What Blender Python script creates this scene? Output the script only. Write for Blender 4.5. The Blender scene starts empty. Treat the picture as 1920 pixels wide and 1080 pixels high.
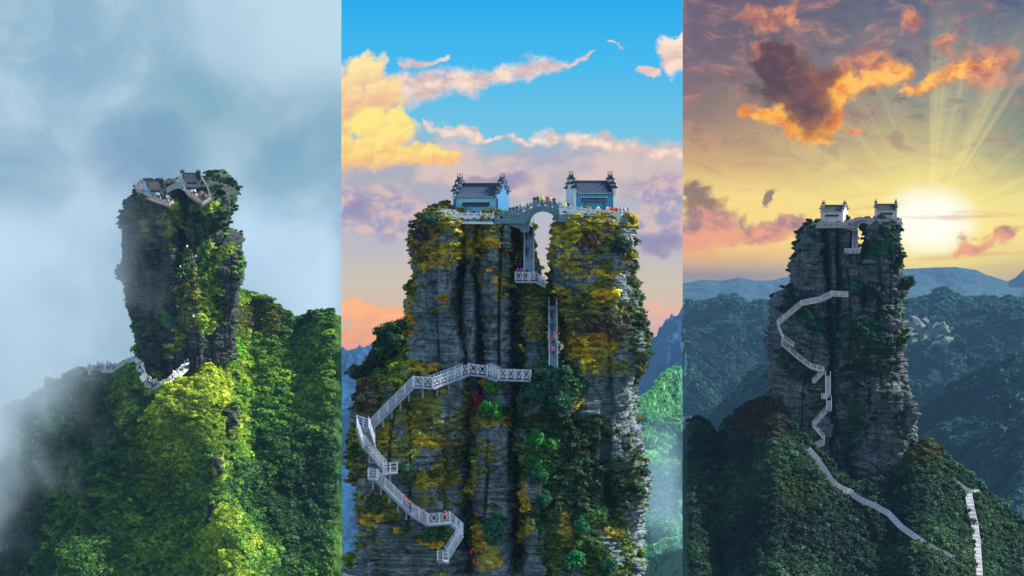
import bpy, bmesh, math, random
import numpy as np
from mathutils import Vector, Matrix, Euler

R = math.radians
sc = bpy.context.scene
col = sc.collection
random.seed(7)
rng = np.random.default_rng(11)

# ------------------------------------------------------------------ camera
F = 4500.0                      # focal length in photo pixels (1920 wide)
HY = 400.0                      # photo row of the true horizon
cam_d = bpy.data.cameras.new('camera')
cam_d.sensor_width = 36.0
cam_d.lens = 36.0 * F / 1920.0
cam_d.shift_y = -(540.0 - HY) / 1920.0
cam_d.clip_start = 1.0
cam_d.clip_end = 40000.0
cam = bpy.data.objects.new('camera', cam_d)
col.objects.link(cam)
cam.rotation_euler = (R(90), 0, 0)
sc.camera = cam

# ------------------------------------------------------------------ light
SUN = Vector((0.76, 0.10, 0.64)).normalized()
world = bpy.data.worlds.new('World')
sc.world = world
world.use_nodes = True
wn = world.node_tree
wn.nodes.clear()
sky = wn.nodes.new('ShaderNodeTexSky')
sky.sky_type = 'NISHITA'
sky.sun_disc = False
sky.sun_elevation = math.asin(SUN.z)
sky.sun_rotation = math.atan2(SUN.x, SUN.y)
sky.altitude = 1500
sky.air_density = 1.0
sky.dust_density = 1.5
bg = wn.nodes.new('ShaderNodeBackground')
bg.inputs[1].default_value = 0.15
wo = wn.nodes.new('ShaderNodeOutputWorld')
wn.links.new(sky.outputs[0], bg.inputs[0])
wn.links.new(bg.outputs[0], wo.inputs[0])
sun_d = bpy.data.lights.new('sun', 'SUN')
sun_d.energy = 4.2
sun_d.angle = R(0.5)
sun_d.color = (1.0, 0.94, 0.82)
sun = bpy.data.objects.new('sun', sun_d)
col.objects.link(sun)
sun.rotation_euler = SUN.to_track_quat('Z', 'Y').to_euler()
sun.location = (200, -100, 300)

EXPO = 1.0
sc.view_settings.view_transform = 'Standard'
sc.view_settings.look = 'None'
sc.view_settings.exposure = EXPO
sc.view_settings.gamma = 1.0
sc.view_settings.use_curve_mapping = False
sc.render.engine = 'CYCLES'
sc.cycles.use_denoising = True
sc.cycles.max_bounces = 6
sc.cycles.diffuse_bounces = 3
sc.cycles.glossy_bounces = 2
sc.cycles.transparent_max_bounces = 8
sc.cycles.volume_bounces = 1
sc.cycles.volume_step_rate = 1.0
sc.cycles.volume_max_steps = 256

HAZE_D = 0.00005                 # even density of the air
HAZE_END = 10000.0               # the haze ends before the sky
HAZE_TOP = 18.0
# ------------------------------------------------------------------ helpers
def W(px, py, d):
    """point that the photo shows at (px,py), standing d metres away"""
    return Vector(((px - 960.0) / F * d, d, -(py - HY) / F * d))

def Wn(px, py, d):
    return np.stack([(px - 960.0) / F * d, d + 0 * px, -(py - HY) / F * d], -1)

def proj(P):
    return 960.0 + F * P[..., 0] / P[..., 1], HY - F * P[..., 2] / P[..., 1]

def lin(c):
    return tuple(((v / 255.0) / 12.92 if v / 255.0 <= 0.04045 else ((v / 255.0 + 0.055) / 1.055) ** 2.4) for v in c)

def tag(o, label=None, cat=None, group=None, kind=None):
    if label: o['label'] = label
    if cat: o['category'] = cat
    if group: o['group'] = group
    if kind: o['kind'] = kind
    return o

def empty(name, loc, rot=(0, 0, 0), scale=1.0):
    o = bpy.data.objects.new(name, None)
    o.empty_display_size = 0.5
    o.location = loc
    o.rotation_euler = rot
    o.scale = (scale,) * 3
    col.objects.link(o)
    return o

def adopt(ch, parent):
    """parent a mesh that was built in world coordinates"""
    ch.parent = parent
    ch.matrix_parent_inverse = parent.matrix_basis.inverted()
    return ch

# -- integer hash value noise -----------------------------------------------
def _h(ix, iy, iz, seed):
    h = (ix.astype(np.uint32) * np.uint32(374761393) + iy.astype(np.uint32) * np.uint32(668265263)
         + iz.astype(np.uint32) * np.uint32(2246822519) + np.uint32(seed * 3266489917 % 4294967296))
    h = (h ^ (h >> np.uint32(13))) * np.uint32(1274126177)
    h = h ^ (h >> np.uint32(16))
    return (h & np.uint32(0xFFFFFF)).astype(np.float32) / 16777215.0

def vnoise(x, y, z, seed=0):
    x = np.asarray(x, np.float32); y = np.asarray(y, np.float32); z = np.asarray(z, np.float32)
    x, y, z = np.broadcast_arrays(x, y, z)
    fx = np.floor(x); fy = np.floor(y); fz = np.floor(z)
    ix = fx.astype(np.int64); iy = fy.astype(np.int64); iz = fz.astype(np.int64)
    tx = x - fx; ty = y - fy; tz = z - fz
    tx = tx * tx * (3 - 2 * tx); ty = ty * ty * (3 - 2 * ty); tz = tz * tz * (3 - 2 * tz)
    c = []
    for dz in (0, 1):
        a0 = _h(ix, iy, iz + dz, seed); a1 = _h(ix + 1, iy, iz + dz, seed)
        b0 = _h(ix, iy + 1, iz + dz, seed); b1 = _h(ix + 1, iy + 1, iz + dz, seed)
        a = a0 + (a1 - a0) * tx; b = b0 + (b1 - b0) * tx
        c.append(a + (b - a) * ty)
    return c[0] + (c[1] - c[0]) * tz

def fbm(x, y, z, seed=0, oct=4, gain=0.5):
    s = 0.0; a = 1.0; t = 0.0
    for i in range(oct):
        k = 2.03 ** i
        s = s + a * vnoise(x * k, y * k, z * k, seed + i * 17); t += a; a *= gain
    return s / t

def sstep(a, b, x):
    t = np.clip((x - a) / (b - a), 0, 1)
    return t * t * (3 - 2 * t)

def interp(pts, y, k):
    ys = [p[0] for p in pts]; vs = [p[k] for p in pts]
    return np.interp(y, ys, vs)

# -- node helper --------------------------------------------------------------
class S:
    """a shader socket with arithmetic"""
    def __init__(self, g, s): self.g = g; self.s = s
    def _m(self, op, o=None, c=None, clamp=False):
        n = self.g.t.nodes.new('ShaderNodeMath'); n.operation = op; n.use_clamp = clamp
        self.g.put(n.inputs[0], self)
        if o is not None: self.g.put(n.inputs[1], o)
        if c is not None: self.g.put(n.inputs[2], c)
        return S(self.g, n.outputs[0])
    def __add__(s, o): return s._m('ADD', o)
    __radd__ = __add__
    def __sub__(s, o): return s._m('SUBTRACT', o)
    def __rsub__(s, o): return s._m('MULTIPLY_ADD', -1.0, o)
    def __mul__(s, o): return s._m('MULTIPLY', o)
    __rmul__ = __mul__
    def __truediv__(s, o): return s._m('DIVIDE', o)
    def __rtruediv__(s, o): return s._m('POWER', -1.0) * o
    def __pow__(s, o): return s._m('POWER', o)
    def max(s, o): return s._m('MAXIMUM', o)
    def min(s, o): return s._m('MINIMUM', o)
    def abs(s): return s._m('ABSOLUTE')
    def sqrt(s): return s._m('SQRT')
    def clamp(s): return s._m('ADD', 0.0, clamp=True)
    def exp(s): return s._m('EXPONENT')
    def atan2(s, o): return s._m('ARCTAN2', o)
    def step(s, a, b, lo=0.0, hi=1.0):
        n = s.g.t.nodes.new('ShaderNodeMapRange'); n.interpolation_type = 'SMOOTHSTEP'
        s.g.put(n.inputs[0], s)
        if a > b: a, b, lo, hi = b, a, hi, lo
        n.inputs[1].default_value = a; n.inputs[2].default_value = b
        n.inputs[3].default_value = lo; n.inputs[4].default_value = hi
        return S(s.g, n.outputs[0])

class G:
    def __init__(self, name):
        self.m = bpy.data.materials.new(name)
        self.m.use_nodes = True
        self.t = self.m.node_tree
        self.t.nodes.clear()
        self.out = self.t.nodes.new('ShaderNodeOutputMaterial')
    def put(self, inp, v):
        if isinstance(v, S): self.t.links.new(v.s, inp)
        else:
            if isinstance(v, (tuple, list)) and len(v) == 3 and inp.type == 'RGBA': v = (*v, 1.0)
            inp.default_value = v
    def node(self, t, **k):
        n = self.t.nodes.new(t)
        for a, b in k.items(): setattr(n, a, b)
        return n
    def attr(self, name, typ='GEOMETRY', out='Fac'):
        n = self.node('ShaderNodeAttribute', attribute_name=name, attribute_type=typ)
        return S(self, n.outputs[out])
    def pos(self): return S(self, self.node('ShaderNodeNewGeometry').outputs['Position'])
    def objc(self): return S(self, self.node('ShaderNodeTexCoord').outputs['Object'])
    def sep(self, v):
        n = self.node('ShaderNodeSeparateXYZ'); self.put(n.inputs[0], v)
        return [S(self, o) for o in n.outputs]
    def comb(self, x, y, z):
        n = self.node('ShaderNodeCombineXYZ')
        for i, v in enumerate((x, y, z)): self.put(n.inputs[i], v)
        return S(self, n.outputs[0])
    def noise(self, vec, scale=1.0, detail=3.0, rough=0.5, dist=0.0, dims='3D'):
        n = self.node('ShaderNodeTexNoise'); n.noise_dimensions = dims
        if dims == '1D': self.put(n.inputs['W'], vec)
        else: self.put(n.inputs['Vector'], vec)
        n.inputs['Scale'].default_value = scale; n.inputs['Detail'].default_value = detail
        n.inputs['Roughness'].default_value = rough; n.inputs['Distortion'].default_value = dist
        return S(self, n.outputs['Fac'])
    def voro(self, vec, scale=1.0):
        n = self.node('ShaderNodeTexVoronoi'); self.put(n.inputs['Vector'], vec)
        n.inputs['Scale'].default_value = scale
        return S(self, n.outputs['Distance'])
    def mix(self, f, a, b, mode='MIX'):
        n = self.node('ShaderNodeMix', data_type='RGBA', blend_type=mode)
        self.put(n.inputs[0], f); self.put(n.inputs[6], a); self.put(n.inputs[7], b)
        return S(self, n.outputs[2])
    def ramp(self, f, stops):
        n = self.node('ShaderNodeValToRGB'); self.put(n.inputs[0], f)
        e = n.color_ramp.elements
        while len(e) < len(stops): e.new(0.5)
        for el, (p, c) in zip(e, stops): el.position = p; el.color = (*c, 1)
        return S(self, n.outputs[0])
    def bump(self, h, strength=0.5, dist=0.1):
        n = self.node('ShaderNodeBump'); n.inputs['Strength'].default_value = strength
        n.inputs['Distance'].default_value = dist; self.put(n.inputs['Height'], h)
        return S(self, n.outputs[0])
    def bsdf(self, color, rough=0.8, normal=None, spec=0.3, metallic=0.0, trans=None):
        n = self.node('ShaderNodeBsdfPrincipled')
        self.put(n.inputs['Base Color'], color); self.put(n.inputs['Roughness'], rough)
        n.inputs['Specular IOR Level'].default_value = spec
        n.inputs['Metallic'].default_value = metallic
        if normal is not None: self.put(n.inputs['Normal'], normal)
        self.t.links.new(n.outputs[0], self.out.inputs[0])
        return self.m
    def emit(self, color, strength):
        n = self.node('ShaderNodeEmission'); self.put(n.inputs[0], color); self.put(n.inputs[1], strength)
        self.t.links.new(n.outputs[0], self.out.inputs[0])
        return self.m

def plain(name, c, rough=0.75, var=0.25, scale=2.0, spec=0.3):
    g = G(name); p = g.pos()
    n = g.noise(p, scale, 5, 0.6)
    k = (n - 0.5) * (2 * var) + 1.0
    cc = g.mix(1.0, c, g.comb(k, k, k), 'MULTIPLY')
    return g.bsdf(cc, rough, g.bump(g.noise(p, scale * 6, 3), 0.3, 0.03), spec)

# -- mesh builder ---------------------------------------------------------------
class MB:
    def __init__(self): self.v = []; self.f = []; self.mi = []
    def add(self, vs, fs, mi=0):
        b = len(self.v)
        self.v += [tuple(v) for v in vs]
        self.f += [tuple(i + b for i in f) for f in fs]
        self.mi += [mi] * len(fs)
        return self
    def box(self, c, s, rot=None, mi=0):
        x, y, z = s[0] / 2, s[1] / 2, s[2] / 2
        vs = [Vector((a, b, d)) for a in (-x, x) for b in (-y, y) for d in (-z, z)]
        if rot is not None:
            vs = [rot @ v for v in vs]
        c = Vector(c)
        return self.add([v + c for v in vs], [(0, 1, 3, 2), (4, 6, 7, 5), (0, 4, 5, 1), (2, 3, 7, 6), (0, 2, 6, 4), (1, 5, 7, 3)], mi)
    def beam(self, a, b, w, h, up=Vector((0, 0, 1)), mi=0):
        a = Vector(a); b = Vector(b); d = (b - a)
        L = d.length
        if L < 1e-6: return self
        d.normalize()
        s = d.cross(up)
        if s.length < 1e-4: s = d.cross(Vector((1, 0, 0)))
        s.normalize(); u = s.cross(d)
        vs = []
        for p in (a, b):
            for i, j in ((-1, -1), (1, -1), (1, 1), (-1, 1)):
                vs.append(p + s * (i * w / 2) + u * (j * h / 2))
        return self.add(vs, [(3, 2, 1, 0), (4, 5, 6, 7), (0, 1, 5, 4), (1, 2, 6, 5), (2, 3, 7, 6), (3, 0, 4, 7)], mi)
    def prism(self, poly, axis, a, b, mi=0):
        """poly in the plane of the two other axes, extruded along axis from a to b"""
        n = len(poly)
        def mk(p, t):
            q = list(p); q.insert(axis, t); return q
        vs = [mk(p, a) for p in poly] + [mk(p, b) for p in poly]
        fs = [tuple(range(n))[::-1], tuple(range(n, 2 * n))]
        fs += [(i, (i + 1) % n, n + (i + 1) % n, n + i) for i in range(n)]
        return self.add(vs, fs, mi)
    def build(self, name, mats, parent=None, world=False, smooth=False):
        me = bpy.data.meshes.new(name)
        me.from_pydata(self.v, [], self.f)
        if not isinstance(mats, (list, tuple)): mats = [mats]
        for m in mats: me.materials.append(m)
        if any(self.mi): me.polygons.foreach_set('material_index', self.mi)
        if smooth: me.polygons.foreach_set('use_smooth', [True] * len(me.polygons))
        bm = bmesh.new(); bm.from_mesh(me); bmesh.ops.recalc_face_normals(bm, faces=bm.faces); bm.to_mesh(me); bm.free()
        o = bpy.data.objects.new(name, me)
        col.objects.link(o)
        if parent is not None:
            if world: adopt(o, parent)
            else: o.parent = parent
        return o

def grid_obj(name, P, mat, wrap=False, cap=False, attrs=None, smooth=True):
    """P (nv,nu,3) -> one mesh"""
    nv, nu = P.shape[:2]
    idx = np.arange(nv * nu).reshape(nv, nu)
    if wrap: idx = np.concatenate([idx, idx[:, :1]], 1)
    q = np.stack([idx[:-1, :-1], idx[1:, :-1], idx[1:, 1:], idx[:-1, 1:]], -1).reshape(-1, 4)
    V = P.reshape(-1, 3).astype(np.float32)
    me = bpy.data.meshes.new(name)
    me.vertices.add(len(V)); me.vertices.foreach_set('co', V.ravel())
    me.loops.add(q.size); me.loops.foreach_set('vertex_index', q.ravel().astype(np.int32))
    me.polygons.add(len(q)); me.polygons.foreach_set('loop_start', np.arange(0, q.size, 4, dtype=np.int32))
    if smooth: me.polygons.foreach_set('use_smooth', np.ones(len(q), bool))
    me.update(calc_edges=True)
    me.materials.append(mat)
    for k, a in (attrs or {}).items():
        a = np.asarray(a, np.float32)
        if a.ndim == 3:
            at = me.attributes.new(k, 'FLOAT_COLOR', 'POINT')
            c4 = np.concatenate([a.reshape(-1, 3), np.ones((len(V), 1), np.float32)], 1)
            at.data.foreach_set('color', c4.ravel())
        else:
            at = me.attributes.new(k, 'FLOAT', 'POINT'); at.data.foreach_set('value', a.ravel())
    o = bpy.data.objects.new(name, me)
    col.objects.link(o)
    return o

def grid_normals(P, wrap=False):
    if wrap:
        du = np.roll(P, -1, 1) - np.roll(P, 1, 1)
    else:
        du = np.gradient(P, axis=1)
    dv = np.gradient(P, axis=0)
    n = np.cross(dv, du)
    n /= np.linalg.norm(n, axis=-1, keepdims=True) + 1e-9
    return n
# ------------------------------------------------------------------ skies
# three tall sky backdrops, one behind each view, far beyond the haze
SKY_Y = 12000.0
ESC = 2.0 ** (-EXPO)

def sky_coords(g):
    x, y, z = g.sep(g.pos())
    return x * (F / SKY_Y) + 960.0, HY - z * (F / SKY_Y)

HAZE_GLOW = (0.159, 0.37, 0.645)      # light the haze itself sends to the eye, display units
def through_air(g, c, Y):
    """the sky is seen through the haze wherever the line of sight stays inside it"""
    L = (HAZE_TOP * F / (HY - Y).max(HAZE_TOP * F / HAZE_END)).min(HAZE_END)
    T = (L * -HAZE_D).exp()
    k = 1.0 - T
    air = g.mix(1.0, HAZE_GLOW, g.comb(k, k, k), 'MULTIPLY')
    d = g.mix(1.0, c, air, 'SUBTRACT')
    iT = 1.0 / T; d.s.node.clamp_result = True
    return g.mix(1.0, d, g.comb(iT, iT, iT), 'MULTIPLY')

def blob(X, Y, cx, cy, rx, ry):
    a = (X - cx) / rx; b = (Y - cy) / ry
    return (1.0 - (a * a + b * b)).max(-1.0)

def capsule(X, Y, a, b, r0, r1=None):
    r1 = r0 if r1 is None else r1
    dx, dy = b[0] - a[0], b[1] - a[1]
    L2 = dx * dx + dy * dy
    t = (((X - a[0]) * dx + (Y - a[1]) * dy) / L2).clamp()
    ex = X - (t * dx + a[0]); ey = Y - (t * dy + a[1])
    rr = t * (r1 - r0) + r0
    return 1.0 - (ex * ex + ey * ey).sqrt() / rr

def warp(g, X, Y, amp, seed, fine=0.016):
    p = g.comb(X * fine, Y * fine, seed); q = g.comb(X * fine, Y * fine, seed + 9.0)
    return X + (g.noise(p, 1.0, 6, 0.58) - 0.5) * amp, Y + (g.noise(q, 1.0, 6, 0.58) - 0.5) * amp * 0.8

def many(f, items):
    m = None
    for it in items:
        v = f(it)
        m = v if m is None else m.max(v)
    return m

def sky_misty():
    g = G('sky_misty_cloud'); X, Y = sky_coords(g)
    v = g.comb(X * 0.01, Y * 0.01, 0.0)
    n1 = g.noise(v, 0.28, 4, 0.5, 0.6); n2 = g.noise(v, 0.8, 5, 0.55, 0.8)
    n = n1 * 0.7 + n2 * 0.3
    c = g.mix(n.step(0.36, 0.64), lin((140, 180, 206)), lin((194, 218, 234)))
    c = g.mix(blob(X, Y, 370, 220, 130, 110).step(-0.6, 1.0) * 0.55, c, lin((112, 165, 186)))
    c = g.mix(blob(X, Y, 265, 290, 110, 90).step(-0.6, 1.0) * 0.6, c, lin((108, 148, 186)))
    c = g.mix(blob(X, Y, 580, 260, 130, 120).step(-0.8, 1.0) * 0.4, c, lin((112, 160, 186)))
    c = g.mix(blob(X, Y, 560, 40, 240, 130).step(-0.6, 1.0) * 0.6, c, lin((190, 218, 236)))
    c = g.mix(blob(X, Y, 20, 330, 110, 90).step(-0.6, 1.0) * 0.5, c, lin((118, 160, 192)))
    c = g.mix(blob(X, Y, 20, 560, 190, 200).step(-0.6, 1.0) * 0.25, c, lin((116, 152, 184)))
    c = g.mix(Y.step(300, 520) * 0.5, c, lin((166, 194, 214)))
    return g.emit(through_air(g, c, Y), ESC)

def sky_blue():
    g = G('sky_blue_cumulus'); X, Y = sky_coords(g)
    u = (Y / 1000.0)
    c = g.ramp(u, [(0.0, lin((44, 172, 236))), (0.12, lin((72, 186, 238))), (0.26, lin((120, 196, 226))),
                   (0.34, lin((168, 188, 206))), (0.46, lin((190, 186, 196))), (0.53, lin((205, 195, 180))),
                   (0.60, lin((214, 184, 168))), (0.68, lin((196, 176, 190)))])
    v = g.comb(X * 0.01, Y * 0.014, 3.1)
    n1 = g.noise(v, 1.1, 6, 0.55, 0.3)
    n2 = g.noise(v, 2.6, 6, 0.6, 0.2)
    nn = n1 * 0.65 + n2 * 0.35
    X0, Y0 = X, Y
    X, Y = warp(g, X, Y, 95.0, 2.0)
    # wide soft peach veil
    veil = (blob(X, Y, 760, 330, 300, 95).max(blob(X, Y, 1120, 300, 260, 45)).max(blob(X, Y, 930, 340, 480, 60))
            + (nn - 0.5) * 2.6)
    vc = g.mix(n1.step(0.38, 0.62), lin((176, 172, 188)), lin((228, 196, 186)))
    c = g.mix(veil.step(-0.1, 0.75) * 0.8, c, vc)
    mid = blob(X, Y, 700, 400, 150, 60).max(blob(X, Y, 1230, 430, 90, 60)).max(blob(X, Y, 1240, 360, 70, 40)) + (nn - 0.5) * 2.4
    mc = g.mix(n2.step(0.4, 0.62), lin((150, 152, 190)), lin((222, 190, 184)))
    c = g.mix(mid.step(0.0, 0.6) * 0.75, c, mc)
    # dark violet scraps
    dk = blob(X, Y, 675, 395, 45, 28).max(blob(X, Y, 1240, 455, 60, 32)).max(blob(X, Y, 935, 342, 75, 22)) + (nn - 0.5) * 1.6
    c = g.mix(dk.step(0.0, 0.9) * 0.75, c, lin((142, 142, 180)))
    # thin wind-drawn streaks
    Yw = Y + (n1 - 0.5) * 26.0
    st = many(lambda a: capsule(X, Yw, *a), [((760, 168), (960, 146), 30, 18), ((900, 146), (1060, 122), 20, 15), ((1040, 126), (1112, 104), 14, 3),
                                            ((760, 122), (835, 112), 12, 5), ((800, 240), (1000, 268), 9, 6),
                                            ((1000, 262), (1130, 256), 13, 11), ((1080, 262), (1290, 296), 20, 9), ((1140, 72), (1172, 78), 5, 3)]) + (nn - 0.5) * 2.8
    sc_ = g.mix(n2.step(0.36, 0.64), lin((218, 186, 182)), lin((252, 226, 208)))
    c = g.mix(st.step(-0.3, 0.95) * 0.95, c, sc_)
    rt = blob(X, Y, 1268, 108, 42, 40).max(blob(X, Y, 1212, 134, 26, 17)).max(blob(X, Y, 1290, 80, 26, 30)) + (nn - 0.5) * 1.9
    c = g.mix(rt.step(0.0, 0.6), c, g.mix(n1.step(0.38, 0.62), lin((230, 196, 188)), lin((255, 232, 214))))
    X, Y = warp(g, X0, Y0, 26.0, 6.0, 0.03)
    # heaped yellow cumulus
    def heap(items, seed, amp):
        vv = g.comb(X * 0.01, Y * 0.011, seed)
        def billow(v_):
            return 1.0 - g.voro(v_, 2.6) * 0.85 - g.voro(v_, 6.0) * 0.38 - g.voro(v_, 14.0) * 0.10
        a0 = billow(vv)
        a1_ = billow(g.comb(X * 0.01 - 0.05, Y * 0.011 - 0.08, seed))
        m = many(lambda b: blob(X, Y, *b), items) + (a0 - 0.45) * amp
        return m, (a1_ - a0) * 0.55 + 0.5
    h1, a1 = heap([(688, 142, 56, 46), (650, 165, 50, 48), (728, 166, 34, 40), (690, 195, 75, 40), (640, 210, 60, 50)], 7.7, 1.1)
    c1 = g.mix(((Y - 112.0) / 120.0 + (a1 - 0.5) * 1.7).clamp(), lin((255, 232, 168)), lin((234, 182, 150)))
    c = g.mix(h1.step(-0.12, 0.45), c, c1)
    h2, a2 = heap([(690, 236, 52, 44), (742, 244, 44, 44), (700, 280, 88, 46), (788, 288, 52, 32), (835, 298, 34, 20), (645, 290, 60, 56)], 2.4, 1.0)
    c2 = g.mix(((Y - 240.0) / 95.0 + (a2 - 0.5) * 1.7).clamp(), lin((255, 232, 140)), lin((242, 184, 132)))
    c = g.mix(h2.step(-0.08, 0.5) * (Y.step(345, 296)), c, c2)
    # low orange banks
    h3, a3 = heap([(655, 580, 38, 30), (700, 596, 50, 30), (748, 600, 40, 30), (690, 640, 110, 42), (760, 640, 50, 40)], 5.2, 0.9)
    c3 = g.mix(((Y - 572.0) / 80.0 + (a3 - 0.5) * 1.6).clamp(), lin((255, 184, 108)), lin((226, 164, 150)))
    c = g.mix(h3.step(-0.1, 0.6), c, c3)
    h4, a4 = heap([(1228, 585, 26, 28), (1262, 592, 26, 24), (1240, 630, 60, 36)], 9.2, 0.9)
    c = g.mix(h4.step(0.0, 0.4) * 0.85, c, g.mix(((Y - 565.0) / 70.0).clamp(), lin((240, 186, 160)), lin((200, 170, 190))))
    return g.emit(through_air(g, c, Y0), ESC)

def sky_sunset():
    g = G('sky_sunset'); X, Y = sky_coords(g)
    v = g.comb(X * 0.01, Y * 0.0125, 1.3)
    n1 = g.noise(v, 0.9, 6, 0.58, 0.5)
    n2 = g.noise(v, 2.4, 6, 0.62, 0.4)
    nn = n1 * 0.6 + n2 * 0.4
    u = Y / 600.0
    cl = g.ramp(u, [(0.0, lin((104, 98, 122))), (0.2, lin((112, 104, 120))), (0.36, lin((150, 128, 122))), (0.5, lin((206, 170, 128))),
                    (0.62, lin((248, 218, 140))), (0.74, lin((252, 214, 128))), (0.80, lin((226, 186, 142))), (0.86, lin((150, 146, 160))), (1.0, lin((150, 168, 184)))])
    cr = g.ramp(u, [(0.0, lin((84, 104, 136))), (0.25, lin((120, 134, 146))), (0.45, lin((148, 158, 140))), (0.6, lin((222, 208, 140))),
                    (0.72, lin((250, 224, 146))), (0.80, lin((222, 196, 140))), (0.86, lin((168, 156, 156))), (1.0, lin((150, 168, 184)))])
    c = g.mix(((X - 1400.0) / 460.0).clamp(), cl, cr)
    c = g.mix((X.step(1780, 1940) * Y.step(60, 190) * Y.step(400, 240)) * 0.65, c, lin((72, 110, 130)))
    c = g.mix(n1.step(0.44, 0.66) * Y.step(330, 120) * 0.5, c, lin((130, 112, 128)))
    # light fan round the sun
    sx, sy = 1742.0, 414.0
    dx = X - sx; dy = Y - sy
    r = (dx * dx + dy * dy * 1.35).sqrt()
    ang = dx.atan2((dy - 3.0) * -1.0)
    ray = g.noise(ang, 3.4, 3, 0.6, 0, '1D')
    ray = ray.step(0.42, 0.72) * r.step(15, 90) * r.step(560, 140) * (dy * -1.0).step(-10, 60) * (n1 * 1.2 + 0.3) * ang.step(-0.9, 0.6, 0.45, 1.0)
    c = g.mix(ray * 0.62, c, lin((255, 236, 160)))
    glow = (r * (-1.0 / 105.0)).exp()
    c = g.mix((glow * 1.55).clamp(), c, lin((255, 238, 150)))
    c = g.mix(((dx.abs() / 68.0) ** 2.0 + (dy.abs() / 50.0) ** 2.0).step(2.6, 0.0), c, (1.0, 1.0, 0.9))
    # horizontal bands by the horizon
    vb = g.comb(X * 0.004, Y * 0.05, 4.4)
    bn = g.noise(vb, 1.3, 4, 0.55)
    c = g.mix(bn.step(0.52, 0.7) * Y.step(340, 380) * Y.step(520, 480) * 0.45, c, lin((214, 160, 118)))
    vt = g.comb(X * 0.006, Y * 0.012, 8.0)
    t1 = g.noise(vt, 1.6, 8, 0.62, 0.9)
    hi = Y.step(400, 170)
    c = g.mix(t1.step(0.48, 0.68) * hi * 0.75, c, g.mix(n2.step(0.4, 0.6), lin((150, 112, 122)), lin((206, 150, 132))))
    c = g.mix(t1.step(0.46, 0.28) * hi * 0.5, c, lin((78, 76, 100)))
    X0, Y0 = X, Y
    X, Y = warp(g, X, Y, 120.0, 3.0)
    # orange lit clouds
    oc = many(lambda b: blob(X, Y, *b), [(1712, 42, 30, 30), (1640, 118, 66, 30), (1590, 150, 50, 34), (1770, 86, 34, 20), (1436, 100, 36, 26), (1490, 28, 16, 26),
                                        (1430, 40, 70, 26), (1600, 250, 20, 12), (1850, 120, 70, 40)]) + (nn - 0.5) * 2.6
    cc = g.mix(n2.step(0.36, 0.66), lin((176, 112, 108)), lin((244, 160, 116)))
    c = g.mix(oc.step(-0.35, 1.0) * 0.85, c, cc)
    ob = many(lambda a: capsule(X, Y + (n1 - 0.5) * 40.0, *a), [((1700, 168), (1770, 148), 15, 20), ((1770, 145), (1850, 112), 20, 12), ((1590, 165), (1680, 130), 24, 22)]) + (n2 - 0.5) * 3.2
    c = g.mix(ob.step(-0.4, 0.9), c, g.mix(n2.step(0.4, 0.62), lin((240, 150, 84)), lin((255, 196, 108))))
    # the big dark cloud: glowing rim first, dark body over it
    rim = many(lambda b: blob(X, Y, *b), [(1478, 168, 92, 78), (1520, 210, 66, 62), (1450, 110, 44, 46), (1560, 140, 46, 44)]) + (nn - 0.5) * 1.9
    rim2 = many(lambda a: capsule(X, Y + (n1 - 0.5) * 22.0, *a), [((1400, 206), (1500, 244), 13, 20), ((1490, 246), (1552, 238), 20, 24), ((1556, 236), (1582, 150), 22, 18)]) + (n2 - 0.5) * 2.4
    c = g.mix(rim2.step(-0.45, 0.75), c, g.mix(n2.step(0.38, 0.62), lin((238, 132, 66)), lin((255, 194, 96))))
    body = many(lambda b: blob(X, Y, *b), [(1470, 150, 84, 66), (1518, 196, 52, 58), (1452, 108, 38, 40), (1540, 150, 40, 36)]) + (nn - 0.5) * 3.4
    bc = g.mix((n2 * 0.6 + ((X - 1400.0) / 260.0) * 0.5).step(0.34, 0.8), lin((86, 74, 90)), lin((172, 112, 90)))
    c = g.mix(body.step(-0.2, 0.8) * 0.94, c, bc)
    # low violet banks left and right
    lo = many(lambda b: blob(X, Y, *b), [(1315, 395, 46, 50), (1345, 430, 70, 42), (1300, 440, 60, 46), (1425, 440, 60, 28), (1480, 425, 44, 22), (1440, 372, 18, 12),
                                        (1890, 440, 30, 24), (1835, 456, 44, 18), (1300, 365, 26, 26)]) + (nn - 0.5) * 3.0
    lc = g.mix((n2 * 0.8 + (Y - 360.0) / 330.0).step(0.44, 0.74), lin((138, 114, 118)), lin((236, 160, 104)))
    c = g.mix(lo.step(-0.25, 0.75) * 0.9, c, lc)
    return g.emit(through_air(g, c, Y0), ESC)

def sky_sheet(name, x0, x1, mat, label):
    mb = MB()
    xa, xb = (x0 - 960.0) / F * SKY_Y, (x1 - 960.0) / F * SKY_Y
    mb.add([(xa, SKY_Y, -2500), (xb, SKY_Y, -2500), (xb, SKY_Y, 4500), (xa, SKY_Y, 4500)], [(0, 1, 2, 3)])
    o = mb.build(name, mat)
    mat.cycles.emission_sampling = 'NONE'
    tag(o, kind='structure')
    return o

sky_sheet('sky', -2500, 640, sky_misty(), '')
sky_sheet('sky', 640, 1280, sky_blue(), '')
sky_sheet('sky', 1280, 4400, sky_sunset(), '')
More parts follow.
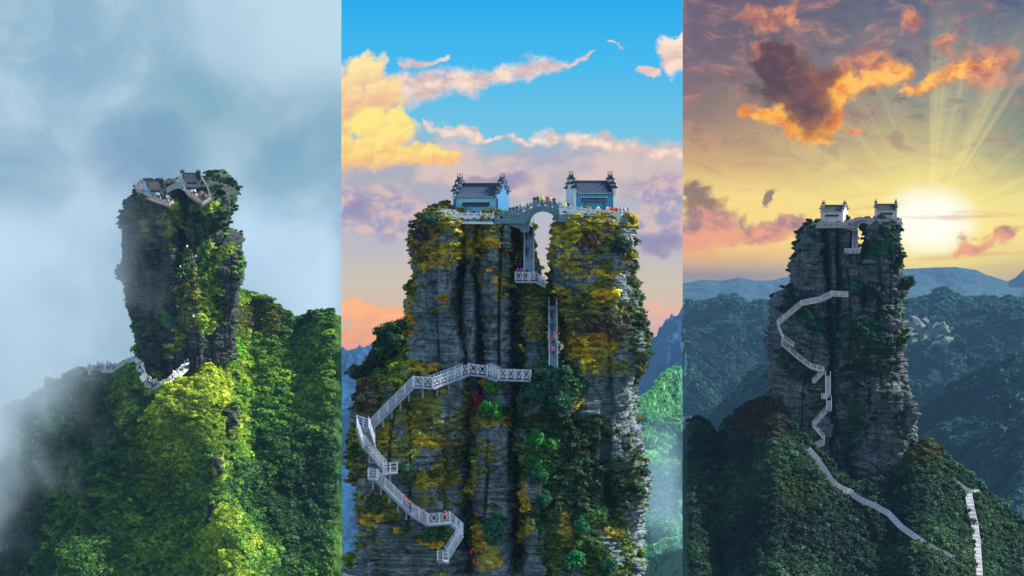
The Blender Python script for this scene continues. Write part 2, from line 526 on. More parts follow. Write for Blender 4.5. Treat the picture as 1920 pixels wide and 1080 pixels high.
# ------------------------------------------------------------------ rock and terrain materials
def rock_mat(name, dark, light, tint, cover_col, strata=3.0, stain=0.5):
    g = G(name); p = g.pos(); x, y, z = g.sep(p)
    n1 = g.noise(p, 0.18, 5, 0.6)
    n2 = g.noise(p, 1.3, 6, 0.65)
    ps = g.comb(x * 0.35, y * 0.35, z * strata)
    ns = g.noise(ps, 1.0, 5, 0.62, 0.4)
    pv = g.comb(x * 1.4, y * 1.4, z * 0.12)
    nv = g.noise(pv, 0.8, 4, 0.6)
    sm = n1.step(0.40, 0.62, 0.45, 1.0)
    pb = g.comb(x * 0.5, y * 0.5, z * 0.9)
    nb = g.noise(pb, 0.9, 6, 0.7, 0.8)
    ns = ns * sm + nb * (1.0 - sm)
    c = g.mix((ns * 0.6 + n2 * 0.4).step(0.36, 0.66), dark, light)
    c = g.mix(n1.step(0.42, 0.66) * 0.6, c, tint)
    c = g.mix(nv.step(0.50, 0.70) * stain, c, dark)
    cov = g.attr('cover')
    cc = g.attr('covcol', out='Color')
    k = g.noise(p, 2.2, 4, 0.6)
    cm = g.mix(1.0, cc, g.comb(k * 1.2 + 0.3, k * 1.2 + 0.3, k * 1.2 + 0.3), 'MULTIPLY')
    c = g.mix((cov + (n2 - 0.5) * 0.9).step(0.42, 0.6), c, cm)
    h = ns * 0.9 + n2 * 0.5
    return g.bsdf(c, 0.85, g.bump(h, 1.0, 0.35), 0.25)

def forest_mat(name, a, b, scale=0.25, bump=1.5):
    g = G(name); p = g.pos()
    v = g.voro(p, scale)
    n = g.noise(p, scale * 0.25, 5, 0.6)
    n2 = g.noise(p, scale * 2.5, 4, 0.6)
    c = g.mix((n * 0.6 + n2 * 0.4).step(0.36, 0.66), a, b)
    cov = g.attr('cover')
    c = g.mix((cov + (n2 - 0.5) * 0.8).step(0.45, 0.62), c, g.attr('covcol', out='Color'))
    h = (1.0 - v) * 1.0 + n2 * 0.5
    return g.bsdf(c, 0.9, g.bump(h, 1.0, bump), 0.15)

# ------------------------------------------------------------------ rock pillars
SURF = {1: [], 2: [], 3: []}          # surfaces that plants can grow on

def layer_noise(Z, U, h, seed):
    zz = Z + 0.9 * h * (vnoise(U * 0.12, Z * 0.15, 3.3, seed) - 0.5) * 4 + U * 0.02
    zz = zz + 3.2 * h * (vnoise(0.3 + 0 * Z, Z / (h * 5.3), 0.9 + 0 * Z, seed + 77) - 0.5) * 2
    k = np.floor(zz / h)
    f = zz / h - k
    r = vnoise(k * 7.13, 0.5 + 0 * k, 0.5, seed + 3)
    b = vnoise(U * 0.45 / h * 0.3, k * 5.17, 1.7, seed + 5)
    b2 = vnoise(U * 1.6 / h * 0.3, k * 3.17, 4.7, seed + 6)
    edge = sstep(0.0, 0.28, f) * sstep(1.0, 0.86, f)
    return (r - 0.5) + 1.1 * (b - 0.5) + 0.5 * (b2 - 0.5) + 0.45 * (edge - 1.0)

def pillar(name, bay, prof, d, thick, mat, rows, cols, seed, parent, tilt=0.0, sq=3.2, h=0.34, amp=1.0, big=1.0,
           top_round=0.6, cover=None, covcol=None, groove=1.0, back=0.0):
    """closed rock column; prof rows are (photo row, left, right); d is the depth of its front face.
    The outline is traced, the column then gets real thickness, strata, ledges and cracks."""
    s = d / F
    t = np.linspace(0, 2 * np.pi, 4001)
    hw0 = np.mean([(p[2] - p[1]) / 2 for p in prof]) * s
    ex = np.sign(np.cos(t)) * np.abs(np.cos(t)) ** (2 / sq)
    ey = np.sign(np.sin(t)) * np.abs(np.sin(t)) ** (2 / sq)
    seg = np.hypot(np.diff(ex) * hw0, np.diff(ey) * thick)
    wgt = np.where((ey[:-1] > -0.55), 1.0, 0.22)
    cum = np.concatenate([[0], np.cumsum(seg * wgt)]); 
    tt = np.interp(np.linspace(0, cum[-1], cols, endpoint=False), cum, t)
    ex = np.sign(np.cos(tt)) * np.abs(np.cos(tt)) ** (2 / sq)
    ey = np.sign(np.sin(tt)) * np.abs(np.sin(tt)) ** (2 / sq)
    nx = np.sign(ex) * np.abs(ex) ** (sq - 1) / max(hw0, .1); ny = np.sign(ey) * np.abs(ey) ** (sq - 1) / thick
    nl = np.hypot(nx, ny) + 1e-9; nx /= nl; ny /= nl
    y0, y1 = prof[0][0], prof[-1][0]
    py = np.linspace(y0, y1, rows)
    xl = interp(prof, py, 1); xr = interp(prof, py, 2)
    # rows of the side
    Zr = -(py - HY) * s
    hw = (xr - xl) / 2 * s; xm = ((xl + xr) / 2 - 960) * s
    X = xm[:, None] + hw[:, None] * ex[None]
    Y = d + thick - thick * ey[None] + back * (py[:, None] - y0) * s + 0 * X
    Z = Zr[:, None] + 0 * X
    U = (tt / (2 * np.pi) * cum[-1] * 1.3)[None] + 0 * X
    Ux = X + 0.6 * Y
    # displacement
    dsp = big * 1.9 * (fbm(Ux / 9, Z / 11, Y / 9, seed, 3) - 0.5) * 2
    blk = fbm(X / 3.2, Z / 4.2, Y / 3.2, seed + 40, 3)
    dsp = dsp + big * 1.9 * (np.floor(blk * 8) / 8 + (blk - 0.5) * 0.4 - 0.5)
    gr = vnoise(Ux / 2.4, Z / 16 + 0.15 * vnoise(Ux / 3, Z / 4, 0.3, seed + 8), 0.7, seed + 60)
    dsp = dsp - groove * 1.35 * sstep(0.07, 0.0, np.abs(gr - 0.5)) * sstep(0.25, 0.5, vnoise(Ux / 5, Z / 9, 2.2, seed + 61))
    va = 0.5 + 1.5 * sstep(0.32, 0.68, fbm(Ux / 6, Z / 5, Y / 6, seed + 33, 3))
    dsp = dsp + amp * 0.75 * va * layer_noise(Z, Ux, h * 3.9, seed + 20) + amp * 0.30 * va * layer_noise(Z, Ux, h, seed + 30)
    dsp = dsp - amp * 0.9 * sstep(0.62, 0.8, fbm(Ux / 2.6, Z / 1.3, Y / 4, seed + 35, 3))
    dsp = dsp + amp * 0.14 * (fbm(X * 2.2, Y * 2.2, Z * 3.2, seed + 70, 2) - 0.5) * 2
    lim = np.minimum(1.0, hw[:, None] / 3.0)
    X = X + dsp * nx[None] * lim; Y = Y - dsp * ny[None]
    wt = sstep(0, 1, 1 - (py - y0) / max(1e-6, (y1 - y0)))[:, None]
    Z = Z + tilt * (Y - d) * wt
    # cap
    caps = []
    ncap = 12
    for i in range(1, ncap + 1):
        q = 1 - i / ncap
        cx = X[0].mean(); cy = Y[0].mean()
        Xc = cx + (X[0] - cx) * q; Yc = cy + (Y[0] - cy) * q
        Zc = Zr[0] + tilt * (Yc - d) + top_round * (1 - q ** 2) + 0.5 * (fbm(Xc / 2, Yc / 2, 0.2 + 0 * Xc, seed + 90, 2) - 0.5) * (1 - q)
        caps.append(np.stack([Xc, Yc, Zc], -1))
    P = np.concatenate([np.stack(caps[::-1], 0), np.stack([X, Y, Z], -1)], 0)
    N = grid_normals(P, True)
    cen = P.mean((0, 1))
    if (N[rows // 2 + ncap, :, :2] * (P[rows // 2 + ncap, :, :2] - cen[:2])).sum() < 0: N = -N
    PX, PY = proj(P)
    cov = np.zeros(P.shape[:2]); cc = np.zeros(P.shape) + 0.1
    if cover is not None:
        cov, cc = cover(P, N, PX, PY)
    o = grid_obj(name, P, mat, wrap=True, attrs={'cover': cov, 'covcol': cc})
    if parent is not None: adopt(o, parent)
    SURF[bay].append(dict(P=P, N=N, px=PX, py=PY, cov=cov, cc=cc, s=s, kind='rock', name=name))
    return o

def terrain(name, bay, x0, x1, crest, bottom, depth, mat, nu, nv, seed, amp, freq, kind='structure', cover=None, backfall=0.9, backlen=60, bump=0.0, bfreq=1.0):
    """a hillside: rows run from the crest line down to the lower edge, with the far side falling away behind it"""
    px = np.linspace(x0, x1, nu)
    cr = np.interp(px, [c[0] for c in crest], [c[1] for c in crest])
    t = np.linspace(0, 1, nv) ** 1.0
    PYg = cr[None] + (bottom - cr)[None] * t[:, None]
    PXg = px[None] + 0 * PYg
    D = depth(PXg, PYg, cr[None] + 0 * PYg)
    P = Wn(PXg, PYg, D)
    nb = 14
    k = np.linspace(1, 0, nb, endpoint=False)[:, None]
    B = np.repeat(P[:1], nb, 0).copy()
    B[..., 1] += backlen * k
    B[..., 0] *= B[..., 1] / P[:1, :, 1]
    B[..., 2] -= backfall * backlen * k ** 1.3
    P = np.concatenate([B, P], 0)
    n = fbm(P[..., 0] * freq, P[..., 1] * freq, P[..., 2] * freq, seed, 5, 0.55) - 0.5
    wv = np.concatenate([np.zeros(nb), np.minimum(1, np.linspace(0, 1, nv) * 8)])[:, None]
    P[..., 2] += amp * 1.1 * n * (0.25 + 0.75 * wv)
    P[..., 1] -= amp * 1.5 * n * wv
    if bump:
        b = np.abs(vnoise(P[..., 0] * bfreq, P[..., 1] * bfreq, P[..., 2] * bfreq, seed + 9) - 0.5) * 2
        b2 = vnoise(P[..., 0] * bfreq * 2.3, P[..., 1] * bfreq * 2.3, P[..., 2] * bfreq * 2.3, seed + 19)
        P[..., 2] += bump * (0.7 - b + 0.5 * b2)
    N = grid_normals(P)
    if N[nb + nv // 2, :, 2].mean() < 0: N = -N
    PX, PY = proj(P)
    cov = np.zeros(P.shape[:2]); cc = np.zeros(P.shape) + 0.1
    if cover is not None: cov, cc = cover(P, N, PX, PY)
    o = grid_obj(name, P, mat, attrs={'cover': cov, 'covcol': cc})
    if kind: tag(o, kind=kind)
    SURF[bay].append(dict(P=P, N=N, px=PX, py=PY, cov=cov, cc=cc, s=float(D.mean()) / F, kind='soil', name=name))
    return o

# cover painters: patches are (x, y, rx, ry, colour, weight)
PAL = dict(mustard=(0.46, 0.38, 0.03), gold=(0.66, 0.46, 0.02), olive=(0.20, 0.22, 0.04), green=(0.06, 0.16, 0.03), lime=(0.28, 0.44, 0.03),
           dark=(0.025, 0.07, 0.035), teal=(0.03, 0.13, 0.075), brown=(0.12, 0.095, 0.07), orange=(0.60, 0.30, 0.03), grass=(0.24, 0.62, 0.03))

def patch_cover(patches, ledge=0.5, ledge_col='olive', seed=5, nscale=0.22):
    def f(P, N, px, py):
        n = fbm(P[..., 0] * nscale, P[..., 1] * nscale, P[..., 2] * nscale, seed, 4)
        n2 = fbm(P[..., 0] * nscale * 4, P[..., 1] * nscale * 4, P[..., 2] * nscale * 7, seed + 2, 3)
        cov = ledge * sstep(0.45, 0.85, N[..., 2]) * sstep(0.35, 0.6, n)
        cc = np.zeros(P.shape) + np.array(PAL[ledge_col])
        for (x, y, rx, ry, c, w) in patches:
            m = w * sstep(-0.2, 0.5, 1 - ((px - x) / rx) ** 2 - ((py - y) / ry) ** 2 + (n - 0.5) * 4.5 + (n2 - 0.5) * 3.0)
            cc = cc + (np.array(PAL[c]) - cc) * (m * (m > 0.02))[..., None]
            cov = np.maximum(cov, m)
        return cov, cc
    return f
# ------------------------------------------------------------------ the ground below everything
D1, D2, D3 = 780.0, 315.0, 620.0
m_valley = forest_mat('valley_forest', (0.02, 0.05, 0.03), (0.05, 0.09, 0.04), 0.05, 4)
mb = MB()
mb.add([(-7100, -300, -1400), (7100, -300, -1400), (7100, 9900, -1400), (-7100, 9900, -1400)], [(0, 1, 2, 3)])
tag(mb.build('valley_ground', m_valley), kind='structure')

# ------------------------------------------------------------------ bay 2: the close view of the split peak
m_rock2 = rock_mat('layered_rock_blue_grey', (0.014, 0.021, 0.025), (0.24, 0.32, 0.34), (0.05, 0.10, 0.115), None, 3.2, 0.6)
peak2 = empty('split_peak', W(985, 1000, D2 + 12))
tag(peak2, 'tall split cliff of layered grey rock under a bright blue sky with yellow clouds', 'rock peak')

P2 = [  # left tower
    (825, 412, 66, 30, 'olive', 1.0), (850, 445, 110, 34, 'olive', 0.85), (1110, 470, 100, 80, 'mustard', 0.95), (1115, 570, 80, 60, 'olive', 0.8), (1105, 655, 70, 50, 'olive', 0.7), (790, 800, 120, 70, 'olive', 0.7),
    (830, 425, 60, 28, 'olive', 0.95), (815, 470, 60, 32, 'mustard', 1.0), (800, 440, 40, 50, 'brown', 0.6), (855, 425, 40, 22, 'mustard', 0.7), (930, 440, 60, 34, 'olive', 0.9), (925, 455, 34, 14, 'gold', 0.95),
    (880, 452, 28, 16, 'mustard', 0.9), (955, 470, 28, 40, 'brown', 0.8), (945, 520, 26, 36, 'olive', 0.85), (928, 520, 10, 16, 'orange', 0.95), (770, 545, 14, 28, 'olive', 0.9),
    (765, 600, 10, 30, 'orange', 0.8), (900, 520, 14, 24, 'brown', 0.6), (815, 562, 18, 6, 'orange', 0.7), (790, 690, 40, 10, 'gold', 0.9),
    # right tower
    (1100, 440, 80, 46, 'mustard', 1.0), (1070, 470, 45, 60, 'mustard', 0.95), (1130, 480, 60, 60, 'olive', 0.95), (1110, 455, 22, 26, 'brown', 0.9), (1160, 465, 24, 28, 'dark', 0.9),
    (1105, 500, 16, 26, 'gold', 0.9), (1145, 512, 34, 12, 'mustard', 0.8), (1060, 560, 26, 40, 'mustard', 0.95), (1085, 575, 26, 30, 'olive', 0.9), (1145, 553, 34, 10, 'gold', 1.0),
    (1135, 610, 60, 28, 'brown', 0.9), (1070, 620, 30, 60, 'olive', 0.8), (1085, 660, 24, 40, 'gold', 0.85), (1125, 635, 20, 10, 'orange', 0.8), (1100, 690, 20, 12, 'gold', 0.9), (1145, 655, 14, 10, 'mustard', 0.7),
    (1195, 560, 22, 90, 'dark', 0.85), (1205, 650, 22, 60, 'dark', 0.85), (1070, 720, 20, 26, 'olive', 0.9), (1085, 760, 14, 22, 'mustard', 0.9),
    (1075, 830, 90, 60, 'dark', 1.0), (1110, 900, 90, 60, 'dark', 1.0), (1060, 960, 90, 60, 'dark', 0.9), (1100, 1030, 100, 60, 'green', 0.8), (1140, 1000, 24, 14, 'mustard', 0.8),
    (1060, 985, 14, 30, 'mustard', 0.8), (1185, 860, 18, 60, 'dark', 0.8), (1200, 930, 14, 40, 'dark', 0.7), (1000, 600, 26, 60, 'olive', 0.75), (1000, 620, 18, 14, 'mustard', 0.9), (1005, 560, 30, 30, 'dark', 0.7),
    # lower left
    (800, 790, 90, 50, 'olive', 0.95), (815, 830, 40, 16, 'gold', 0.85), (745, 810, 30, 26, 'mustard', 0.8), (720, 715, 46, 40, 'olive', 0.9), (740, 690, 20, 50, 'lime', 0.8), (700, 740, 30, 20, 'brown', 0.8),
    (665, 840, 26, 50, 'olive', 0.95), (690, 770, 24, 20, 'brown', 0.8), (800, 895, 46, 24, 'mustard', 0.85), (840, 880, 30, 30, 'olive', 0.8), (765, 895, 20, 26, 'teal', 0.8),
    (705, 950, 40, 30, 'olive', 0.95), (700, 975, 24, 12, 'gold', 0.9), (800, 1000, 60, 18, 'green', 0.85), (805, 1022, 24, 8, 'gold', 0.95), (740, 996, 12, 6, 'gold', 0.9), (655, 1040, 20, 40, 'lime', 0.9),
    (820, 935, 50, 20, 'olive', 0.8), (845, 830, 30, 40, 'dark', 0.7), (655, 1020, 16, 12, 'orange', 0.9),
    # centre columns
    (880, 740, 16, 24, 'olive', 0.7), (888, 790, 8, 30, 'gold', 0.9), (886, 860, 8, 24, 'green', 0.9), (886, 900, 10, 30, 'mustard', 0.9), (900, 1000, 18, 34, 'gold', 0.8), (925, 980, 24, 40, 'teal', 0.9),
    (920, 1050, 30, 20, 'mustard', 0.6), (925, 790, 40, 14, 'mustard', 0.8), (985, 930, 10, 34, 'gold', 0.95), (975, 975, 8, 14, 'orange', 0.9), (1000, 850, 40, 60, 'green', 0.95), (1040, 720, 60, 50, 'teal', 0.95),
    (1000, 790, 50, 40, 'dark', 0.95), (985, 1000, 12, 16, 'mustard', 0.8),
]
cov2 = patch_cover(P2, 0.55, 'olive', 5, 0.35)
kw = dict(bay=2, mat=m_rock2, parent=peak2, cover=cov2)
pillar('rock_column', prof=[(398, 800, 860), (430, 788, 862), (470, 776, 859), (500, 768, 856), (560, 758, 852), (610, 760, 855), (650, 766, 858), (700, 764, 864), (760, 760, 880), (1085, 745, 880)], d=D2 + 1.5, thick=5.5, rows=430, cols=300, seed=1, h=0.30, **kw)
pillar('rock_column', prof=[(412, 860, 898), (440, 864, 896), (520, 866, 894), (600, 865, 895), (690, 870, 898), (760, 868, 905), (1085, 868, 905)], d=D2 + 3.8, thick=4.5, rows=420, cols=190, seed=2, h=0.34, sq=2.6, big=0.6, **kw)
pillar('rock_column', prof=[(404, 898, 976), (440, 901, 975), (500, 901, 970), (560, 903, 963), (640, 905, 960), (700, 907, 960), (800, 905, 965), (1085, 905, 965)], d=D2 + 2.0, thick=5.0, rows=420, cols=230, seed=3, h=0.32, big=0.7, **kw)
pillar('rock_column', prof=[(531, 982, 1018), (560, 981, 1022), (640, 982, 1024), (700, 983, 1032), (800, 980, 1050), (1085, 980, 1060)], d=D2 + 1.8, thick=4.5, rows=360, cols=190, seed=4, h=0.34, big=0.6, **kw)
pillar('rock_column', prof=[(404, 1046, 1178), (425, 1040, 1186), (500, 1040, 1198), (535, 1040, 1205), (560, 1042, 1212), (640, 1050, 1224), (690, 1056, 1216), (740, 1058, 1204), (790, 1060, 1195), (850, 1062, 1205), (900, 1060, 1204), (925, 1060, 1222), (960, 1060, 1222), (1000, 1060, 1204), (1085, 1060, 1214)],
       d=D2 + 0.5, thick=7.5, rows=460, cols=400, seed=5, h=0.30, **kw)
pillar('rock_column', prof=[(424, 972, 1000), (450, 973, 1000), (480, 974, 1006), (510, 975, 1014), (532, 975, 1024), (548, 975, 1030)], d=D2 + 7.6, thick=3.0, rows=200, cols=120, seed=12, h=0.32, big=0.35, back=-0.72, **kw)
# the mass behind the columns, seen dark in the clefts
pillar('rock_core', prof=[(430, 820, 972), (520, 800, 984), (545, 800, 1052), (700, 790, 1070), (1090, 760, 1080)], d=D2 + 15.0, thick=5.0, rows=160, cols=200, seed=10, h=0.5, **kw)
# lower left shoulder, reached by the zigzag stairs
pillar('rock_shoulder', prof=[(705, 745, 800), (722, 690, 840), (745, 668, 864), (790, 652, 872), (850, 646, 874), (900, 648, 876), (940, 662, 874), (980, 672, 870), (1010, 668, 868), (1085, 650, 866)],
       d=D2 - 3.0, thick=6.5, rows=330, cols=380, seed=6, h=0.28, big=0.7, top_round=1.4, **kw)
pillar('rock_column', prof=[(775, 888, 948), (800, 886, 954), (860, 884, 958), (940, 884, 962), (1010, 892, 956), (1085, 888, 960)], d=D2 - 2.5, thick=4.5, rows=260, cols=210, seed=7, h=0.30, big=0.5, sq=2.8, **kw)
pillar('rock_column', prof=[(900, 978, 1026), (950, 984, 1022), (1000, 986, 1022), (1085, 980, 1024)], d=D2 - 3.2, thick=3.6, rows=160, cols=170, seed=8, h=0.30, big=0.4, sq=2.8, **kw)
pillar('rock_shoulder', prof=[(700, 1000, 1062), (740, 985, 1080), (800, 975, 1096), (900, 980, 1130), (980, 1000, 1150), (1085, 1000, 1180)], d=D2 - 1.2, thick=5.0, rows=300, cols=300, seed=9, h=0.34, big=1.1, top_round=1.2, **kw)

# hills behind bay 2
m_hill2 = forest_mat('green_hillside', (0.02, 0.07, 0.035), (0.07, 0.16, 0.05), 0.35, 1.0)
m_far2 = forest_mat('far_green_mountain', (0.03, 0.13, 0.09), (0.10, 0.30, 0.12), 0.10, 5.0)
m_blue2 = forest_mat('far_haze_blue_mountain', (0.003, 0.035, 0.10), (0.009, 0.07, 0.17), 0.05, 6.0)  # blue of the distance haze put into the forest colour
terrain('hillside', 2, 676, 800, [(676, 745), (684, 715), (694, 692), (712, 656), (735, 622), (760, 610), (800, 615)], 1085, lambda x, y, c: D2 + 46 - (y - c) * 0.07, m_hill2, 90, 150, 21, 5, 0.08, cover=patch_cover([(745, 690, 24, 60, 'lime', 0.9)], 0, 'green', 3, 0.1))
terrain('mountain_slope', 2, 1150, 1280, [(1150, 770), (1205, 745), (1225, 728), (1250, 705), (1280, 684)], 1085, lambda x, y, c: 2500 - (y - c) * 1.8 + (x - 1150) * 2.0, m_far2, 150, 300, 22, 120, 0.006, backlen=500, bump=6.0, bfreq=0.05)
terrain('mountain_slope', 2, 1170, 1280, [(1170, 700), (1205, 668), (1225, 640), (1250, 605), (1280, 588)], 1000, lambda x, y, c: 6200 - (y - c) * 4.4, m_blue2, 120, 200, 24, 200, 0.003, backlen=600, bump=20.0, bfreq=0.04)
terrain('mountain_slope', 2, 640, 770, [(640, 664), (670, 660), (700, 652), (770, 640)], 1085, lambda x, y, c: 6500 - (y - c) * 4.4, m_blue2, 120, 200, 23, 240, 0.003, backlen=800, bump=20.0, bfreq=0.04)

# ------------------------------------------------------------------ bay 3: the peak before the sunset
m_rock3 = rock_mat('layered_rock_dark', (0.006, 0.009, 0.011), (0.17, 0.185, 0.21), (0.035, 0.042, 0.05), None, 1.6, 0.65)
peak3 = empty('split_peak', W(1600, 930, D3 + 15))
tag(peak3, 'dark split rock tower standing against the glowing sunset', 'rock peak')
P3 = [(1545, 440, 50, 26, 'teal', 0.95), (1510, 462, 26, 18, 'teal', 0.9), (1650, 470, 34, 60, 'teal', 0.95), (1690, 480, 26, 50, 'dark', 0.9), (1640, 570, 60, 40, 'dark', 0.85), (1600, 540, 20, 20, 'teal', 0.8),
      (1500, 620, 44, 40, 'teal', 0.9), (1475, 660, 20, 30, 'dark', 0.9), (1610, 620, 50, 60, 'teal', 0.9), (1660, 660, 40, 40, 'dark', 0.8), (1630, 700, 50, 40, 'dark', 0.85), (1700, 540, 20, 50, 'teal', 0.85),
      (1520, 700, 40, 20, 'dark', 0.8), (1590, 780, 30, 60, 'teal', 0.7), (1480, 560, 30, 26, 'dark', 0.95), (1655, 690, 14, 12, 'olive', 0.8), (1560, 660, 14, 60, 'dark', 0.6), (1560, 760, 30, 40, 'dark', 0.6)]
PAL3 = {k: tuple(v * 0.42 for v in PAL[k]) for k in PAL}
def cov_scaled(f, k, tint=(1, 1, 1)):
    def g_(P, N, px, py):
        c, cc = f(P, N, px, py)
        return c, cc * (k * np.array(tint))
    return g_
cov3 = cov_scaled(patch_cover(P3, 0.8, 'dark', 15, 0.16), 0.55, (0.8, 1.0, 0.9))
kw = dict(bay=3, mat=m_rock3, parent=peak3, cover=cov3, h=0.55)
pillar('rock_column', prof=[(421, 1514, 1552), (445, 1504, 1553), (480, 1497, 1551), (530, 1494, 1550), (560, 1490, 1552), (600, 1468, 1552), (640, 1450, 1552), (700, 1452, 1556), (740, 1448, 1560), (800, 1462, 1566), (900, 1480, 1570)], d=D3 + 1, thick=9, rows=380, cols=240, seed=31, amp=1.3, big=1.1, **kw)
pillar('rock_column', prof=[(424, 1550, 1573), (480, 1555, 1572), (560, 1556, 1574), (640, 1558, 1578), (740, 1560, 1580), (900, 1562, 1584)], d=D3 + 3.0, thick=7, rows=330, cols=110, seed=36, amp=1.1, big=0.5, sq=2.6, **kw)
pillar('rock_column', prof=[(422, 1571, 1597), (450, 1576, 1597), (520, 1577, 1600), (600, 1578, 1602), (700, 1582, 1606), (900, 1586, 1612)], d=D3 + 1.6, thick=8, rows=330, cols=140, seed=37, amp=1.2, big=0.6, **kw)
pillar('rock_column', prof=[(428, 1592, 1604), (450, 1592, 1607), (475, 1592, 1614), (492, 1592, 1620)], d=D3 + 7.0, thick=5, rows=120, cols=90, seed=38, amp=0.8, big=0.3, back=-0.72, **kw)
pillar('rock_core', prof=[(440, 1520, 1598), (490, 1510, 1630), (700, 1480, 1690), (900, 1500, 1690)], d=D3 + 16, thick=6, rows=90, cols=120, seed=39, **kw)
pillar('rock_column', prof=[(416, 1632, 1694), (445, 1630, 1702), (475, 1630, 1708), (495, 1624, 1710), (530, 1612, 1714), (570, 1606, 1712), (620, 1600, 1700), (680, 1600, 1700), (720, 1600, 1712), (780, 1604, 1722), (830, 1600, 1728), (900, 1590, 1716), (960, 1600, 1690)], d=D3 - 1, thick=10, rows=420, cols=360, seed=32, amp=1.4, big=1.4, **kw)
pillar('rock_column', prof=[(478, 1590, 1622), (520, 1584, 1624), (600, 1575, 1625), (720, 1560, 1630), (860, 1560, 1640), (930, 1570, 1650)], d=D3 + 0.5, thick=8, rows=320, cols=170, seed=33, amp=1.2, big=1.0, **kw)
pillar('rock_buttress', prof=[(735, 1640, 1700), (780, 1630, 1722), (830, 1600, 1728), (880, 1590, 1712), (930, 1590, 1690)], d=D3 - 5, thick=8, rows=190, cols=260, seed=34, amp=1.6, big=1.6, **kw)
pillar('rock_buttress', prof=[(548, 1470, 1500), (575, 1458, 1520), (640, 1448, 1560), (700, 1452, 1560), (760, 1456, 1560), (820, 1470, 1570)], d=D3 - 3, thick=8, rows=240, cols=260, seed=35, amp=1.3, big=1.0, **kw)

m_slope3 = forest_mat('dark_forest_slope', (0.010, 0.04, 0.026), (0.03, 0.075, 0.04), 0.25, 1.0)
m_ridge3 = forest_mat('haze_blue_forest_ridge', (0.010, 0.045, 0.055), (0.035, 0.10, 0.10), 0.07, 6.0)  # part of the distance haze is put into this forest colour
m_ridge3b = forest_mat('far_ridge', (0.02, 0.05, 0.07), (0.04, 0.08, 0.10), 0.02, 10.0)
terrain('mountain_slope', 3, 1280, 1920, [(1280, 806), (1294, 790), (1306, 784), (1320, 790), (1334, 806), (1346, 824), (1362, 800), (1380, 776), (1405, 760), (1432, 748), (1455, 752), (1480, 790), (1510, 826), (1540, 856), (1570, 888), (1600, 908), (1660, 905),
         (1700, 860), (1715, 840), (1740, 825), (1765, 850), (1800, 880), (1850, 925), (1900, 968), (1920, 985)], 1110,
        lambda x, y, c: D3 + 12 - 23 * sstep(1380, 1530, x) + 8 * sstep(1560, 1760, x) - (y - c) * 0.20 + 7 * np.exp(-((x - 1346) / 16.0) ** 2) * sstep(930, 840, y), m_slope3, 400, 190, 41, 4.5, 0.045,
        cover=cov_scaled(patch_cover([(1410, 790, 60, 40, 'brown', 0.8), (1730, 850, 30, 30, 'olive', 0.8), (1500, 920, 40, 50, 'green', 0.7)], 0, 'dark', 3, 0.1), 0.4))
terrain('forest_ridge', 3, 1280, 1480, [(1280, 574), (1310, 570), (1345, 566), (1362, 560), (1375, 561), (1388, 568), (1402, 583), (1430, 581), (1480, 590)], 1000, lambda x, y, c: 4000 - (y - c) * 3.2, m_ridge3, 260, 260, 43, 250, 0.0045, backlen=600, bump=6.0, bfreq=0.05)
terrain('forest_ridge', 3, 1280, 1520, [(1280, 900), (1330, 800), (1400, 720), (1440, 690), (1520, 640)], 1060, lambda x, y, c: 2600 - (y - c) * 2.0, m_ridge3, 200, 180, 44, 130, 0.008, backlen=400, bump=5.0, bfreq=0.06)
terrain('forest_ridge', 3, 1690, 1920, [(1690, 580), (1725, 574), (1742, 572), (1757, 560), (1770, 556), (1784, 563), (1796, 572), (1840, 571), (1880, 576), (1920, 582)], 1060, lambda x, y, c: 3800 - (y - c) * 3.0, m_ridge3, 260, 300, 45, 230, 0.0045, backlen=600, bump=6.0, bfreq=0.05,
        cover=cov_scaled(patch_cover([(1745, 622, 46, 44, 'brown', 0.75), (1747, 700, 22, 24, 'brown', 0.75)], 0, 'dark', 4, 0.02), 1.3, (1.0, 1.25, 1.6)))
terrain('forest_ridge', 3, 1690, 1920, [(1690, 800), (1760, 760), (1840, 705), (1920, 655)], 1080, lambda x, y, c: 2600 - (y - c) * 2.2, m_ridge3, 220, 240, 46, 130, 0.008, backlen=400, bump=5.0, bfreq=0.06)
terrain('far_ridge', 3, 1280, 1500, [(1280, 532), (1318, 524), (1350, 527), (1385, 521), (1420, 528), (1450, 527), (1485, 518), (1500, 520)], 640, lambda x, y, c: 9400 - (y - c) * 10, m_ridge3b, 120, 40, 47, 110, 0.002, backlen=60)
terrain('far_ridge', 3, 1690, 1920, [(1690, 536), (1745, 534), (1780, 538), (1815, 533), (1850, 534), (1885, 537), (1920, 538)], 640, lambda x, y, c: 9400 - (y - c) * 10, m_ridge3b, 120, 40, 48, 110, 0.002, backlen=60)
terrain('far_ridge', 3, 1690, 1920, [(1690, 505), (1750, 500), (1790, 500), (1830, 506), (1850, 516), (1890, 528), (1905, 520), (1920, 505)], 620, lambda x, y, c: 9700 - (y - c) * 4, m_ridge3b, 120, 30, 49, 60, 0.002, backlen=60)

